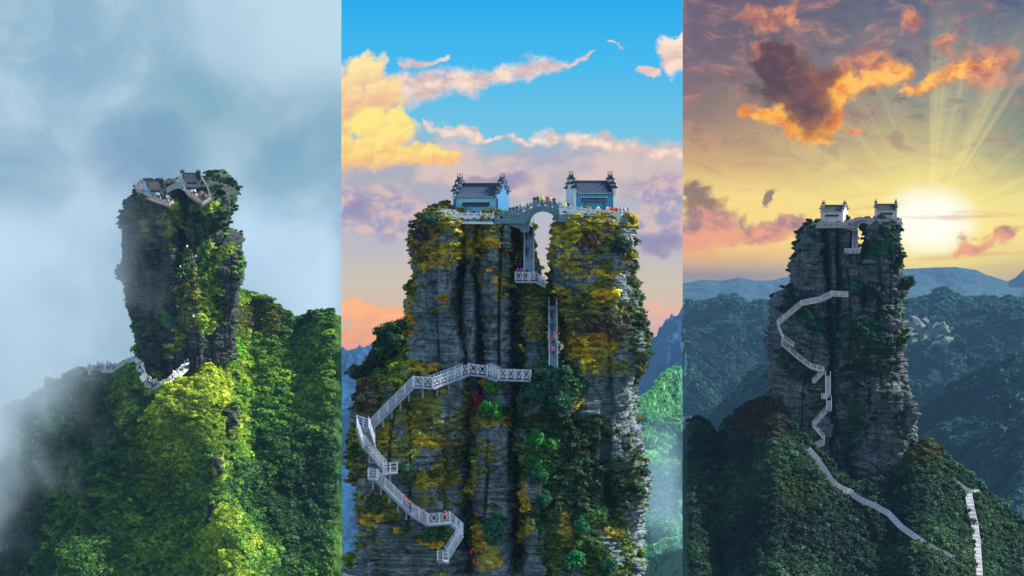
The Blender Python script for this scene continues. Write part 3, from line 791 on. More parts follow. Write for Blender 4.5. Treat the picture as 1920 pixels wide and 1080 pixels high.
# ------------------------------------------------------------------ bay 1: the peak in the clouds
m_rock1 = rock_mat('mossy_dark_rock', (0.005, 0.006, 0.008), (0.085, 0.088, 0.085), (0.012, 0.015, 0.02), None, 1.2, 0.65)
peak1 = empty('split_peak', W(340, 680, D1 + 25))
tag(peak1, 'mossy rock tower wrapped in drifting mist and cloud', 'rock peak')
P1 = [(405, 350, 60, 45, 'dark', 1.0), (270, 360, 70, 40, 'dark', 1.0), (385, 850, 60, 90, 'lime', 0.75), (390, 520, 40, 60, 'green', 0.6), (270, 400, 60, 45, 'dark', 1.0), (300, 420, 40, 30, 'olive', 0.9), (330, 385, 14, 14, 'lime', 0.9), (400, 395, 40, 40, 'dark', 1.0), (390, 385, 16, 14, 'lime', 0.85), (425, 480, 26, 40, 'lime', 0.95), (445, 500, 14, 20, 'green', 0.9),
      (345, 500, 20, 30, 'green', 0.85), (300, 590, 26, 24, 'green', 0.85), (350, 560, 22, 30, 'olive', 0.8), (400, 560, 26, 40, 'lime', 0.8), (390, 600, 26, 18, 'lime', 0.9), (330, 640, 20, 30, 'lime', 0.8), (350, 600, 16, 30, 'olive', 0.8),
      (365, 530, 14, 30, 'olive', 0.8)]
cov1 = cov_scaled(patch_cover(P1, 0.9, 'green', 25, 0.12), 0.8)
kw = dict(bay=1, mat=m_rock1, parent=peak1, cover=cov1, h=0.75)
pillar('rock_column', prof=[(386, 256, 328), (400, 232, 340), (420, 220, 342), (450, 222, 340), (480, 228, 338), (520, 222, 336), (560, 226, 334), (620, 236, 332), (680, 256, 326), (730, 262, 330)], d=D1, thick=13, rows=300, cols=300, seed=51, tilt=0.36, amp=1.8, big=1.8, top_round=2.0, **kw)
pillar('rock_column', prof=[(382, 352, 412), (396, 340, 428), (420, 338, 428), (440, 342, 412), (480, 346, 406), (540, 340, 410), (600, 336, 420), (640, 332, 430), (680, 336, 420)], d=D1 + 2, thick=14, rows=280, cols=280, seed=52, tilt=0.42, amp=1.8, big=1.8, top_round=2.0, **kw)
pillar('rock_column', prof=[(470, 402, 436), (490, 400, 452), (520, 398, 456), (560, 398, 448), (600, 400, 440), (650, 396, 440)], d=D1 + 3, thick=7, rows=160, cols=180, seed=53, tilt=0.5, amp=1.6, big=1.2, top_round=2.0, **kw)
pillar('rock_column', prof=[(470, 296, 334), (520, 296, 336), (560, 290, 340), (600, 284, 345), (660, 300, 345), (700, 310, 345)], d=D1 - 3, thick=6, rows=200, cols=170, seed=54, tilt=0.2, amp=1.6, big=1.0, **kw)
pillar('rock_column', prof=[(480, 334, 362), (540, 334, 372), (600, 330, 384), (650, 326, 390), (690, 330, 380)], d=D1 - 2, thick=7, rows=190, cols=160, seed=55, tilt=0.3, amp=1.6, big=1.2, **kw)
#pillar('rock_buttress', prof=[(780, 352, 398), (830, 350, 414), (900, 352, 420), (960, 350, 420), (1010, 370, 420)], d=D1 - 33, thick=9, rows=170, cols=190, seed=56, tilt=0.3, amp=1.8, big=1.4, **kw)

m_slope1 = forest_mat('green_forest_slope', (0.02, 0.07, 0.015), (0.07, 0.16, 0.02), 0.18, 1.2)
def depth1(x, y, c):
    d = 838 - 0.20 * (y - 560)
    xr = np.interp(y, [560, 700, 800, 1080], [380, 385, 385, 440])
    d = d - 34 * np.exp(-(np.abs(x - xr) / 62.0) ** 1.6)
    xl = np.interp(y, [600, 690, 800, 1080], [270, 240, 210, 130])
    d = d - 22 * np.exp(-((x - xl) / 55.0) ** 2)
    d = d + 11 * np.exp(-((x - np.interp(y, [560, 750, 1080], [570, 560, 520])) / 34.0) ** 2) * sstep(900, 640, y)
    d = d + 8 * np.exp(-((x - 470) / 26.0) ** 2) * sstep(1000, 760, y)
    d = d + 0.35 * np.maximum(0, 150 - x)
    d = d + 30 * np.exp(-((x - 150) / 40.0) ** 2 - ((y - 990) / 50.0) ** 2)
    d = d - 0.05 * np.maximum(0, x - 470)
    d = d - 30 * np.exp(-((x - 305) / 70.0) ** 2 - ((y - 770) / 95.0) ** 2)
    return d
cv1 = cov_scaled(patch_cover([(405, 660, 44, 46, 'grass', 1.0), (370, 720, 40, 40, 'lime', 0.9), (380, 800, 60, 60, 'lime', 0.7), (250, 770, 40, 60, 'green', 0.9), (230, 750, 22, 50, 'lime', 0.6), (475, 600, 50, 30, 'olive', 0.8),
                              (480, 770, 10, 40, 'brown', 0.5), (425, 800, 20, 30, 'brown', 0.7)], 0, 'green', 6, 0.05), 0.8)
terrain('mountain_slope', 1, 0, 640, [(0, 780), (60, 760), (120, 715), (165, 694), (215, 688), (250, 672), (290, 640), (340, 600), (400, 575), (432, 556), (470, 560), (510, 572), (535, 600), (560, 604), (590, 600), (615, 592), (640, 596)], 1200,
        depth1, m_slope1, 420, 330, 61, 17, 0.022, cover=cv1, backlen=60, bump=0.9, bfreq=0.35)
# ------------------------------------------------------------------ temples, bridge, balustrades, stairs
def tile_mat(name, c): return plain(name, c, 0.55, 0.4, 3.0, 0.4)
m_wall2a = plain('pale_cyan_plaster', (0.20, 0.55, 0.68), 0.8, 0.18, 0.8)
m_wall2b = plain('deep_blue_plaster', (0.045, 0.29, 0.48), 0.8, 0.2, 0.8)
m_side2 = plain('shaded_cyan_plaster', (0.035, 0.16, 0.32), 0.8, 0.2, 0.8)  # cyan plaster with the shade of the temple's side put into the colour
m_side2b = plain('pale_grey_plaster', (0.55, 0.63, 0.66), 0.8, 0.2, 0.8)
m_tile2 = tile_mat('dark_blue_roof_tile', (0.010, 0.028, 0.065))
m_rib2 = tile_mat('grey_rib_tile', (0.06, 0.09, 0.15))
m_trim2 = plain('white_blue_trim', (0.38, 0.48, 0.55), 0.7, 0.2, 2.0)
m_wall3 = plain('weathered_white_plaster', (0.50, 0.47, 0.49), 0.8, 0.3, 0.6)
m_tile3 = tile_mat('charcoal_roof_tile', (0.03, 0.033, 0.04))
m_rib3 = tile_mat('charcoal_rib_tile', (0.07, 0.075, 0.085))
m_wall1 = plain('blue_grey_plaster', (0.26, 0.44, 0.54), 0.8, 0.2, 0.6)
m_tile1 = tile_mat('slate_roof_tile', (0.03, 0.034, 0.045))
m_stone2 = plain('pale_balustrade_stone', (0.62, 0.66, 0.66), 0.8, 0.25, 1.5)
m_stone2b = plain('teal_grey_stone', (0.10, 0.20, 0.23), 0.8, 0.4, 1.2)
m_arch2 = plain('dark_teal_bridge_stone', (0.10, 0.17, 0.21), 0.8, 0.4, 1.2)
m_stone3 = plain('white_grey_stone', (0.29, 0.28, 0.30), 0.8, 0.3, 1.0)
m_arch3 = plain('grey_bridge_stone', (0.15, 0.14, 0.16), 0.8, 0.35, 1.0)
m_stone1 = plain('pale_terrace_stone', (0.30, 0.31, 0.30), 0.8, 0.3, 1.0)
m_rail2 = plain('weathered_grey_rail', (0.55, 0.60, 0.66), 0.7, 0.3, 2.0)
m_step2 = plain('grey_step_stone', (0.22, 0.27, 0.32), 0.8, 0.35, 2.0)
m_rail3 = plain('pale_rail', (0.50, 0.46, 0.48), 0.7, 0.3, 1.0)
m_path3 = plain('white_path_stone', (0.50, 0.47, 0.47), 0.85, 0.3, 0.7)
m_path1 = plain('pale_path_stone', (0.50, 0.50, 0.48), 0.85, 0.3, 0.7)
m_dirt = plain('brown_terrace_paving', (0.12, 0.09, 0.08), 0.9, 0.3, 0.8)

def temple(loc, rot, w, dep, h, mats, label, scale=1.0, canopy=True):
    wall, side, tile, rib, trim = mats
    t = empty('mountain_temple', loc, rot, scale)
    tag(t, label, 'temple', 'paired temples on the split peaks')
    x0, x1 = -w / 2, w / 2
    rise = 0.46 * h
    e = 0.28                                        # gable wall thickness
    # walls
    mb = MB()
    rx0, rx1 = -w * 0.30, w * 0.30                  # doorway recess
    mb.box(((x0 + rx0) / 2, 0.12, h / 2), (rx0 - x0, 0.24, h))
    mb.box(((x1 + rx1) / 2, 0.12, h / 2), (x1 - rx1, 0.24, h))
    mb.box((0, 0.12, h * 0.80), (rx1 - rx0, 0.24, h * 0.40))
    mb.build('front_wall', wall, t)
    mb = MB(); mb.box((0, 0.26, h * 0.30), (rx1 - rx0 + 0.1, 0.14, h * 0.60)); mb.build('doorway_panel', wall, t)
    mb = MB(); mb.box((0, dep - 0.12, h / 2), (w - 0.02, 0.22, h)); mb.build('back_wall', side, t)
    mb = MB(); mb.box((0, 0.02, 0.09), (w + 0.16, 0.5, 0.18)); mb.build('plinth', trim, t)
    # roof: two sagging slopes with rows of round tiles
    def roof_pt(v, side_, lift=0.0):
        y = dep / 2 + side_ * (dep / 2 + 0.45) * v
        z = h + rise * (1 - v) ** 1.25 + 0.02 + lift
        return y, z
    mb = MB()
    for sd in (-1, 1):
        for k in range(6):
            a = roof_pt(k / 6, sd); b = roof_pt((k + 1) / 6, sd)
            mb.add([(x0, a[0], a[1]), (x1, a[0], a[1]), (x1, b[0], b[1]), (x0, b[0], b[1]),
                    (x0, a[0], a[1] - 0.16), (x1, a[0], a[1] - 0.16), (x1, b[0], b[1] - 0.16), (x0, b[0], b[1] - 0.16)],
                   [(0, 1, 2, 3), (4, 7, 6, 5), (0, 4, 5, 1), (2, 6, 7, 3)])
    rf = mb.build('roof', tile, t)
    mb = MB()
    nr = int(w / 0.30)
    for i in range(nr):
        x = x0 + 0.35 + (w - 0.7) * i / (nr - 1)
        for sd in (-1, 1):
            for k in range(6):
                a = roof_pt(k / 6, sd, 0.05); b = roof_pt((k + 1) / 6, sd, 0.05)
                mb.beam((x, a[0], a[1]), (x, b[0], b[1]), 0.13, 0.11)
    rr = mb.build('tile_rows', rib, rf); rr['kind'] = 'stuff'
    mb = MB(); mb.box((0, dep / 2, h + rise + 0.14), (w - 0.3, 0.3, 0.30)); mb.box((0, dep / 2, h + rise + 0.34), (w - 0.5, 0.16, 0.10)); mb.build('ridge', tile, rf)
    mb = MB()
    for i in range(nr):
        x = x0 + 0.35 + (w - 0.7) * i / (nr - 1)
        mb.box((x, -0.47, h - 0.02), (0.15, 0.07, 0.15))
    mb.build('eave_ends', trim, rf)['kind'] = 'stuff'
    # stepped gable walls with tiled caps turned up at their ends
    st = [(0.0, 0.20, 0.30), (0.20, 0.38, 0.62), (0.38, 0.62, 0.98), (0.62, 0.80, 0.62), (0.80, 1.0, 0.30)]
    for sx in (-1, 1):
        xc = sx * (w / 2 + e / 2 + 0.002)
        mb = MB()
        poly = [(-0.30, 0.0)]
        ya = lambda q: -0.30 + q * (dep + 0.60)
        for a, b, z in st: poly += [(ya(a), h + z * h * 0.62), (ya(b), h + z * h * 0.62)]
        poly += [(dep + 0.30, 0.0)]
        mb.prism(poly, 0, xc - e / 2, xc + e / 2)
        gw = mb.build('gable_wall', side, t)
        for j, (a, b, z) in enumerate(st):
            zz = h + z * h * 0.62
            y0_, y1_ = ya(a) - (0.22 if j <= 2 else 0.03), ya(b) + (0.22 if j >= 2 else 0.03)
            mb = MB()
            mb.box((xc, (y0_ + y1_) / 2, zz + 0.05), (e + 0.26, y1_ - y0_, 0.10), mi=1)
            mb.prism([(xc - e / 2 - 0.40, zz + 0.10), (xc + e / 2 + 0.40, zz + 0.10), (xc + 0.09, zz + 0.50), (xc - 0.09, zz + 0.50)], 1, y0_ - 0.06, y1_ + 0.06)
            for yy, sg in ((y0_, -1), (y1_, 1)):
                if (sg < 0 and j <= 2) or (sg > 0 and j >= 2):
                    for q in range(3):      # upturned tip
                        mb.beam((xc, yy + sg * (-0.10 + 0.12 * q), zz + 0.36 + 0.05 * q * q), (xc, yy + sg * (0.02 + 0.12 * q), zz + 0.36 + 0.05 * (q + 1) ** 2), e * 0.8 - 0.05 * q, 0.12)
            mb.build('gable_cap', [tile, trim], gw)
        zt = h + 0.98 * h * 0.62 + 0.40
        mb = MB()
        mb.box((xc, dep / 2, zt + 0.14), (e + 0.2, (dep + 0.6) * 0.16, 0.28))
        for q in (-1, 1):
            for xq in (-1, 1):
                mb.beam((xc + xq * 0.16, dep / 2 + q * 0.30, zt + 0.2), (xc + xq * 0.20, dep / 2 + q * 0.40, zt + 0.85), 0.06, 0.06)
        mb.build('gable_finial', tile, gw)
        # white corner block at the front of each gable, under the lowest cap
        mb = MB(); mb.box((xc, -0.335, h + 0.02), (e + 0.22, 0.10, 0.55)); mb.build('corner_block', trim, gw)
    if canopy:
        mb = MB()
        cw = w * 0.66; zc = h * 0.60
        mb.prism([(-0.62, zc - 0.05), (-0.62, zc + 0.05), (0.0, zc + 0.50), (0.0, zc + 0.38)], 0, -cw / 2, cw / 2)
        cn = mb.build('door_canopy', tile, t)
        mb = MB()
        for i in range(int(cw / 0.30)):
            x = -cw / 2 + 0.15 + 0.30 * i
            mb.beam((x, -0.60, zc + 0.09), (x, -0.04, zc + 0.50), 0.12, 0.10)
        mb.build('canopy_tile_rows', rib, cn)['kind'] = 'stuff'
        mb = MB(); mb.box((0, -0.04, zc + 0.56), (cw + 0.1, 0.12, 0.10))
        for q in (-1, 1): mb.beam((q * cw / 2, -0.05, zc + 0.56), (q * (cw / 2 + 0.12), -0.05, zc + 0.80), 0.1, 0.1)
        mb.build('canopy_ridge', trim, cn)
        for q in (-1, 1):
            mb = MB(); mb.box((q * (cw / 2 - 0.12), -0.06, zc / 2), (0.22, 0.12, zc)); mb.build('door_pier', wall, t)
    return t

def bal_panel(a, b, h, t=0.10):
    """openwork stone panel between two posts"""
    a = Vector(a); b = Vector(b); d = b - a
    n = Vector((d.y, -d.x, 0)).normalized() * (t / 2)
    Z = Vector((0, 0, 1))
    mb = MB()
    def quad(u0, u1, v00, v01, v10, v11):
        p = [a + d * u0 + Z * v00 * h, a + d * u1 + Z * v10 * h, a + d * u1 + Z * v11 * h, a + d * u0 + Z * v01 * h]
        mb.add([q - n for q in p] + [q + n for q in p], [(0, 1, 2, 3), (7, 6, 5, 4), (0, 4, 5, 1), (1, 5, 6, 2), (2, 6, 7, 3), (3, 7, 4, 0)])
    quad(0, 1, 0.0, 0.16, 0.0, 0.16)
    quad(0, 1, 0.86, 1.0, 0.86, 1.0)
    quad(0, 1, 0.60, 0.74, 0.60, 0.74)
    quad(0, 0.16, 0.161, 0.599, 0.161, 0.599); quad(0.84, 1, 0.161, 0.599, 0.161, 0.599)
    K = 6
    for i in range(K):
        u0 = 0.161 + 0.678 * i / K; u1 = 0.161 + 0.678 * (i + 1) / K
        f = lambda q: 0.20 + 0.26 * math.sin(math.pi * q)
        quad(u0, u1, f(i / K), 0.599, f((i + 1) / K), 0.599)
    quad(0.42, 0.58, 0.741, 0.859, 0.741, 0.859)
    return mb

def balustrade(name, pts, h, mat, label, spacing, group=None, post=0.2, cap=True, plinth=0.0):
    pts = [Vector(p) for p in pts]
    t = empty(name, pts[0]); tag(t, label, 'balustrade', group)
    def put_post(p):
        mb = MB(); mb.box(p + Vector((0, 0, (h + 0.12) / 2)), (post, post, h + 0.12))
        if cap: mb.box(p + Vector((0, 0, h + 0.20)), (post * 0.7, post * 0.7, 0.16))
        mb.build('post', mat, t, True)
    put_post(pts[0])
    for p, q in zip(pts[:-1], pts[1:]):
        n = max(1, round((q - p).length / spacing))
        for i in range(n):
            a = p.lerp(q, i / n); b = p.lerp(q, (i + 1) / n)
            g_ = (b - a).normalized() * (post / 2 + 0.004)
            bal_panel(a + g_, b - g_, h).build('panel', mat, t, True)
            put_post(b)
        if plinth:
            mb = MB(); mb.beam(p - Vector((0, 0, plinth / 2 + 0.01)), q - Vector((0, 0, plinth / 2 + 0.01)), 0.45, plinth); mb.build('coping', mat, t, True)
    return t

def rail_fence(parent, pts, h, mat, spacing, rails=4, th=0.055, post=0.09, lattice=False):
    """posts with level rails, built as parts of parent"""
    pts = [Vector(p) for p in pts]
    Z = Vector((0, 0, 1))
    def put_post(p):
        mb = MB(); mb.box(p + Z * (h + 0.06) / 2, (post, post, h + 0.06)); mb.build('post', mat, parent, True)
    put_post(pts[0])
    for p, q in zip(pts[:-1], pts[1:]):
        n = max(1, round((q - p).length / spacing))
        for i in range(n): put_post(p.lerp(q, (i + 1) / n))
        for k in range(rails):
            z = h * (0.22 + 0.78 * k / (rails - 1)) if rails > 1 else h
            mb = MB(); mb.beam(p + Z * z, q + Z * z, th, th); mb.build('rail', mat, parent, True)
        if lattice:
            for i in range(n):
                a = p.lerp(q, i / n); b = p.lerp(q, (i + 1) / n)
                m = (a + b) / 2
                mb = MB()
                for (u, v) in ((a + Z * h * 0.22, m + Z * h), (m + Z * h, b + Z * h * 0.22), (a + Z * h, m + Z * h * 0.22), (m + Z * h * 0.22, b + Z * h)):
                    mb.beam(u, v, th * 0.8, th * 0.8)
                mb.build('lattice', mat, parent, True)

def flight(p0, p1, width, n, mats, label, h=1.15, spacing=1.3, rails=4, th=0.055, side=None, group='stair flights on the cliffs', lattice=False, flat=False, legs=0, name=None, solid_steps=False):
    """stairs (or a level walkway) from p0 to p1; width runs away to the side"""
    ms, mr = mats
    p0 = Vector(p0); p1 = Vector(p1)
    d = p1 - p0; hd = Vector((d.x, d.y, 0)); L = hd.length
    u = hd.normalized()
    s = side.normalized() if side is not None else Vector((-u.y, u.x, 0))
    if side is None and s.y < 0: s = -s
    nm = name or ('walkway' if flat else 'staircase')
    t = empty(nm, p1); tag(t, label, 'walkway' if flat else 'stairs', group)
    sw = s * width
    if flat:
        mb = MB(); mb.beam((p0 + p1) / 2 + sw / 2 - d / 2 - Vector((0, 0, 0.12)), (p0 + p1) / 2 + sw / 2 + d / 2 - Vector((0, 0, 0.12)), width, 0.22)
        mb.build('deck', ms, t, True)
    else:
        mb = MB()
        rise = d.z / n; run = L / n
        R3 = Matrix((u, s, Vector((0, 0, 1)))).transposed()
        for i in range(n):
            c = p0 + u * (run * (i + 0.5)) + Vector((0, 0, rise * (i + 0.5))) + sw / 2
            mb.box(c, (run * 1.15, width, min(0.10, abs(rise) * 0.45)), R3)
        tr = mb.build('treads', ms, t, True); tr['kind'] = 'stuff'
        if solid_steps:
            mb = MB(); dn = Vector((0, 0, -0.34)) + sw / 2
            mb.beam(p0 + dn, p1 + dn, width, 0.5); mb.build('stair_mass', m_arch2, t, True)  # darker stone under the treads stands in for the shading between steps
        for q in (0.0, 1.0):
            mb = MB(); off = s * (width * q + (0.05 if q else -0.05)) - Vector((0, 0, 0.16))
            mb.beam(p0 + off, p1 + off, 0.09, 0.34); mb.build('stringer', ms, t, True)
    for q in (0.0, 1.0):
        rail_fence(t, [p0 + sw * q, p1 + sw * q], h, mr, spacing, rails, th, th * 1.7, lattice)
    for k in range(legs):
        p = p0.lerp(p1, (k + 0.5) / legs)
        mb = MB(); mb.box(p + Vector((0, 0, -0.75)) + sw * 0.3, (0.2, 0.2, 1.3)); mb.build('support', ms, t, True)
    return t

def solid(name, pts_px, d, thick, mat, label=None, cat=None, parent=None, group=None):
    """a slab cut to an outline, standing at depth d and running back"""
    mb = MB()
    P = [W(x, y, d) for x, y in pts_px]
    mb.prism([(p.x, p.z) for p in P], 1, d, d + thick)
    o = mb.build(name, mat, parent, parent is not None)
    if label: tag(o, label, cat, group)
    return o

# ---------------- bay 2 ----------------
s2 = D2 / F
solid('terrace_floor', [(842, 415), (850, 411), (975, 409), (990, 414), (985, 419), (842, 420)], D2 + 1.6, 8.0, m_stone2b, 'stone terrace slab under the left blue temple', 'terrace')
solid('terrace_floor', [(1046, 404), (1060, 401), (1178, 409), (1180, 418), (1120, 416), (1046, 416)], D2 + 0.7, 9.0, m_stone2b, 'stone terrace slab under the right blue temple', 'terrace')
temple(W(893, 413, D2 + 4.2), (0, 0, R(-17)), 5.7, 4.3, 3.15, (m_wall2a, m_side2, m_tile2, m_rib2, m_trim2), 'pale cyan temple with dark tiled roof left of the arch bridge under the blue sky')
temple(W(1114, 402, D2 + 4.6), (0, 0, R(12)), 5.1, 4.0, 2.85, (m_wall2b, m_side2b, m_tile2, m_rib2, m_trim2), 'deep blue temple with dark tiled roof right of the arch bridge under the blue sky')
BZ = 'balustrades of the temple terraces'
balustrade('balustrade', [W(854, 415, D2 + 1.7), W(925, 416, D2 + 1.7)], 1.12, m_stone2, 'white stone balustrade in front of the pale cyan temple', 1.6, BZ, plinth=0.3)
balustrade('balustrade', [W(837, 409, D2 + 6.0), W(852, 414, D2 + 2.0)], 1.25, m_stone2, 'short white balustrade at the left side of the pale cyan temple', 2.2, BZ)
balustrade('balustrade', [W(928, 413, D2 + 1.75), W(968, 409, D2 + 1.9)], 1.05, m_stone2b, 'dark teal balustrade between the pale cyan temple and the arch bridge', 1.5, BZ, plinth=0.5)
balustrade('balustrade', [W(1050, 401, D2 + 1.2), W(1090, 406, D2 + 0.9), W(1160, 414, D2 + 0.6)], 1.15, m_stone2, 'long pale balustrade in front of the deep blue temple', 1.25, BZ, plinth=0.6)
balustrade('balustrade', [W(1162, 413, D2 + 0.8), W(1177, 409, D2 + 3.8)], 1.15, m_stone2b, 'dark balustrade at the right corner of the deep blue temple terrace', 1.6, BZ, plinth=0.8)

def arch_bridge(deck, intr, d, wid, mat, matr, label, h, spacing, sc_=1.0):
    t = empty('arch_bridge', W(deck[0][0], deck[0][1], d)); tag(t, label, 'bridge')
    mb = MB()
    P = [W(x, y, d) for x, y in deck]; Q = [W(x, y, d) for x, y in intr]
    poly = [(p.x, p.z) for p in P] + [(q.x, q.z) for q in Q[::-1]]
    # side faces as strips so that the outline may be concave
    mb.prism(poly, 1, d, d + wid)
    mb.build('arch', mat, t, True)
    mb = MB()
    for a, b in zip(Q[:-1], Q[1:]):
        mb.beam(a - Vector((0, 0.06, 0)), b - Vector((0, 0.06, 0)), 0.14, 0.22 * sc_)
    mb.build('arch_ring', matr, t, True)
    for yy in (0.12, wid - 0.12):
        for i, (p, q) in enumerate(zip(P[:-1], P[1:])):
            a = p + Vector((0, yy, 0)); b = q + Vector((0, yy, 0))
            if (b - a).length < 0.3: continue
            g_ = (b - a).normalized() * 0.1
            bal_panel(a + g_, b - g_, h, 0.12).build('panel', matr, t, True)
        for p in P:
            mb = MB(); mb.box(p + Vector((0, yy, h / 2 + 0.05)), (0.17, 0.17, h + 0.15)); mb.build('post', matr, t, True)
    return t
arch_bridge([(952, 409), (964, 407), (976, 402), (989, 395), (1003, 389), (1017, 387.5), (1031, 389), (1043, 393), (1055, 399)],
            [(952, 420), (976, 428), (978, 434), (991, 434), (992, 420), (995, 409), (1001, 401), (1009, 396.5), (1018, 395), (1027, 396.5), (1035, 400.5), (1041, 406), (1045, 414), (1055, 416)],
            D2 + 2.2, 2.6, m_arch2, m_stone2b, 'dark stone arch bridge joining the two towers under the blue sky', 0.85, 1.2)

LM = (m_step2, m_rail2)
# steep stairs under the bridge, then the platform, then the lower stairs in the gap
flight(W(983, 424, D2 + 6.5), W(983, 522, D2 + 1.6), 1.25, 26, LM, 'steep grey stairs dropping from the arch bridge to the railed platform', 1.0, 2.2, 2, solid_steps=True, side=Vector((1, 0, 0)))
flight(W(966, 527, D2 + 0.2), W(1006, 527, D2 + 0.2), 2.2, 1, LM, 'small railed platform below the steep stairs in the gap', 1.15, 0.9, 2, lattice=True, flat=True, name='viewing_platform')
flight(W(1006, 527, D2 + 0.2), W(1022, 536, D2 + 1.8), 1.4, 5, LM, 'short bent steps at the right end of the railed platform', 1.1, 0.9, 3, lattice=True)
flight(W(1029, 572, D2 + 3.6), W(1030, 690, D2 - 0.6), 1.05, 30, LM, 'steep narrow stairs in the shaded gap between the towers', 1.0, 2.4, 1, solid_steps=True, side=Vector((1, 0, 0)))
# walkway and zigzag stairs across the left shoulder
dz = D2 - 0.8
flight(W(994, 713, dz - 1.0), W(935, 711, dz - 0.6), 1.4, 1, LM, 'latticed walkway at the foot of the narrow gap stairs', 1.25, 1.1, 2, flat=True, lattice=True)
flight(W(933, 712, dz - 0.6), W(914, 706, dz - 0.3), 1.4, 3, LM, 'short stepped gateway at the middle of the cliff walkway', 1.6, 0.7, 3, lattice=True)
flight(W(913, 705, dz - 0.2), W(879, 701, dz - 0.2), 1.4, 1, LM, 'highest latticed walkway under the layered columns', 1.25, 1.1, 2, flat=True, lattice=True)
flight(W(878, 701, dz - 0.2), W(812, 726, D2 - 4.2), 1.4, 18, LM, 'gently falling stairs left of the highest walkway', 1.25, 1.25, 3, lattice=True, legs=3)
flight(W(811, 727, D2 - 4.4), W(776, 725, D2 - 4.8), 1.5, 1, LM, 'short level landing above the long left stairs', 1.25, 1.2, 2, flat=True, lattice=True, legs=1)
flight(W(775, 725, D2 - 5.0), W(694, 806, D2 - 5.2), 1.5, 34, LM, 'long straight stairs climbing to the right from the corner landing', 1.3, 1.5, 4, legs=5)
flight(W(694, 807, D2 - 5.6), W(670, 799, D2 - 5.8), 1.6, 2, LM, 'corner landing at the far left of the zigzag stairs', 1.3, 1.0, 4)
flight(W(669, 801, D2 - 6.2), W(681, 838, D2 - 7.6), 1.5, 10, LM, 'short steep flight turning at the left corner of the zigzag', 1.3, 1.0, 4, side=Vector((1, 0.1, 0)))
flight(W(684, 836, D2 - 7.4), W(724, 882, D2 - 6.6), 1.5, 18, LM, 'middle flight of the zigzag falling to the right', 1.3, 1.3, 4, legs=2)
flight(W(718, 889, D2 - 6.8), W(744, 886, D2 - 6.8), 1.7, 1, LM, 'lower landing in the middle of the zigzag', 1.2, 1.0, 3, flat=True, legs=1)
flight(W(690, 897, D2 - 7.4), W(708, 900, D2 - 7.4), 1.6, 1, LM, 'small corner landing left of the longest lower flight', 1.2, 0.9, 4, flat=True, legs=1)
flight(W(706, 900, D2 - 7.4), W(770, 963, D2 - 7.2), 1.5, 28, LM, 'upper part of the longest lower flight where red-clad visitors walk', 1.3, 1.5, 4, legs=4)
flight(W(770, 963, D2 - 7.2), W(802, 983, D2 - 7.0), 1.5, 10, LM, 'lower part of the longest lower flight above the curved walkway', 1.3, 1.3, 5)
flight(W(803, 984, D2 - 7.0), W(844, 981, D2 - 7.0), 1.5, 1, LM, 'short curved-pattern walkway near the bottom of the cliff', 1.25, 1.3, 2, flat=True, lattice=True)
flight(W(845, 981, D2 - 7.0), W(868, 1001, D2 - 6.8), 1.5, 8, LM, 'short flight falling right to the lowest turn', 1.3, 1.2, 4)
flight(W(868, 1002, D2 - 8.4), W(839, 1047, D2 - 8.8), 1.5, 16, LM, 'lowest flight turning back to the left', 1.3, 1.2, 5)
flight(W(841, 1054, D2 - 9.0), W(820, 1052, D2 - 9.0), 1.8, 1, LM, 'lowest landing at the bottom of the zigzag', 1.2, 0.9, 3, flat=True)

# ---------------- bay 3 ----------------
s3 = D3 / F
solid('terrace_floor', [(1530, 425), (1540, 421), (1600, 421), (1604, 427), (1530, 428)], D3 + 1.2, 12.0, m_stone3, 'pale stone terrace edge under the left temple of the sunset peak', 'terrace')
solid('terrace_floor', [(1624, 418), (1640, 415), (1692, 417), (1694, 421), (1628, 421)], D3 - 0.4, 12.0, m_stone3, 'pale stone terrace edge under the right temple of the sunset peak', 'terrace')
M3 = (m_wall3, m_wall3, m_tile3, m_rib3, m_wall3)
temple(W(1560, 419, D3 + 4.5), (0, 0, R(-24)), 5.6, 4.3, 3.15, M3, 'grey-white temple with charcoal roof on the left tower of the sunset peak', 0.98)
temple(W(1662, 414, D3 + 4.0), (0, 0, R(-4)), 5.0, 4.0, 2.85, M3, 'smaller grey-white temple on the right tower of the sunset peak', 0.98)
balustrade('balustrade', [W(1534, 422, D3 + 1.2), W(1540, 423, D3 + 0.8), W(1599, 423, D3 + 0.8)], 0.95, m_stone3, 'pale balustrade before the left temple of the sunset peak', 1.6, BZ)
balustrade('balustrade', [W(1628, 416, D3 - 0.6), W(1660, 418, D3 - 0.7), W(1690, 417, D3 - 0.6)], 0.95, m_stone3, 'pale balustrade before the right temple of the sunset peak', 1.6, BZ)
arch_bridge([(1588, 421), (1597, 418), (1605, 414.5), (1613, 412.5), (1621, 413), (1629, 416), (1636, 420)],
            [(1588, 428), (1599, 432), (1606, 432), (1607, 426), (1610, 420.5), (1615, 417.5), (1621, 417), (1626, 419.5), (1629, 424), (1636, 424)],
            D3 + 1.5, 2.6, m_arch3, m_stone3, 'small grey arch bridge between the temples of the sunset peak', 0.8, 1.2)
LM3 = (m_stone3, m_rail3)
K3 = dict(th=0.09)
flight(W(1599, 430, D3 + 5), W(1598, 470, D3 - 1.0), 1.3, 22, LM3, 'pale steep stairs under the small arch bridge of the sunset peak', 1.0, 2.4, 1, side=Vector((1, 0, 0)), solid_steps=True, **K3)
flight(W(1586, 474, D3 - 1.6), W(1612, 474, D3 - 1.6), 2.2, 1, LM3, 'small pale platform in the gap of the sunset peak', 1.1, 1.2, 2, flat=True, lattice=True, **K3)
d3 = D3 - 6.0
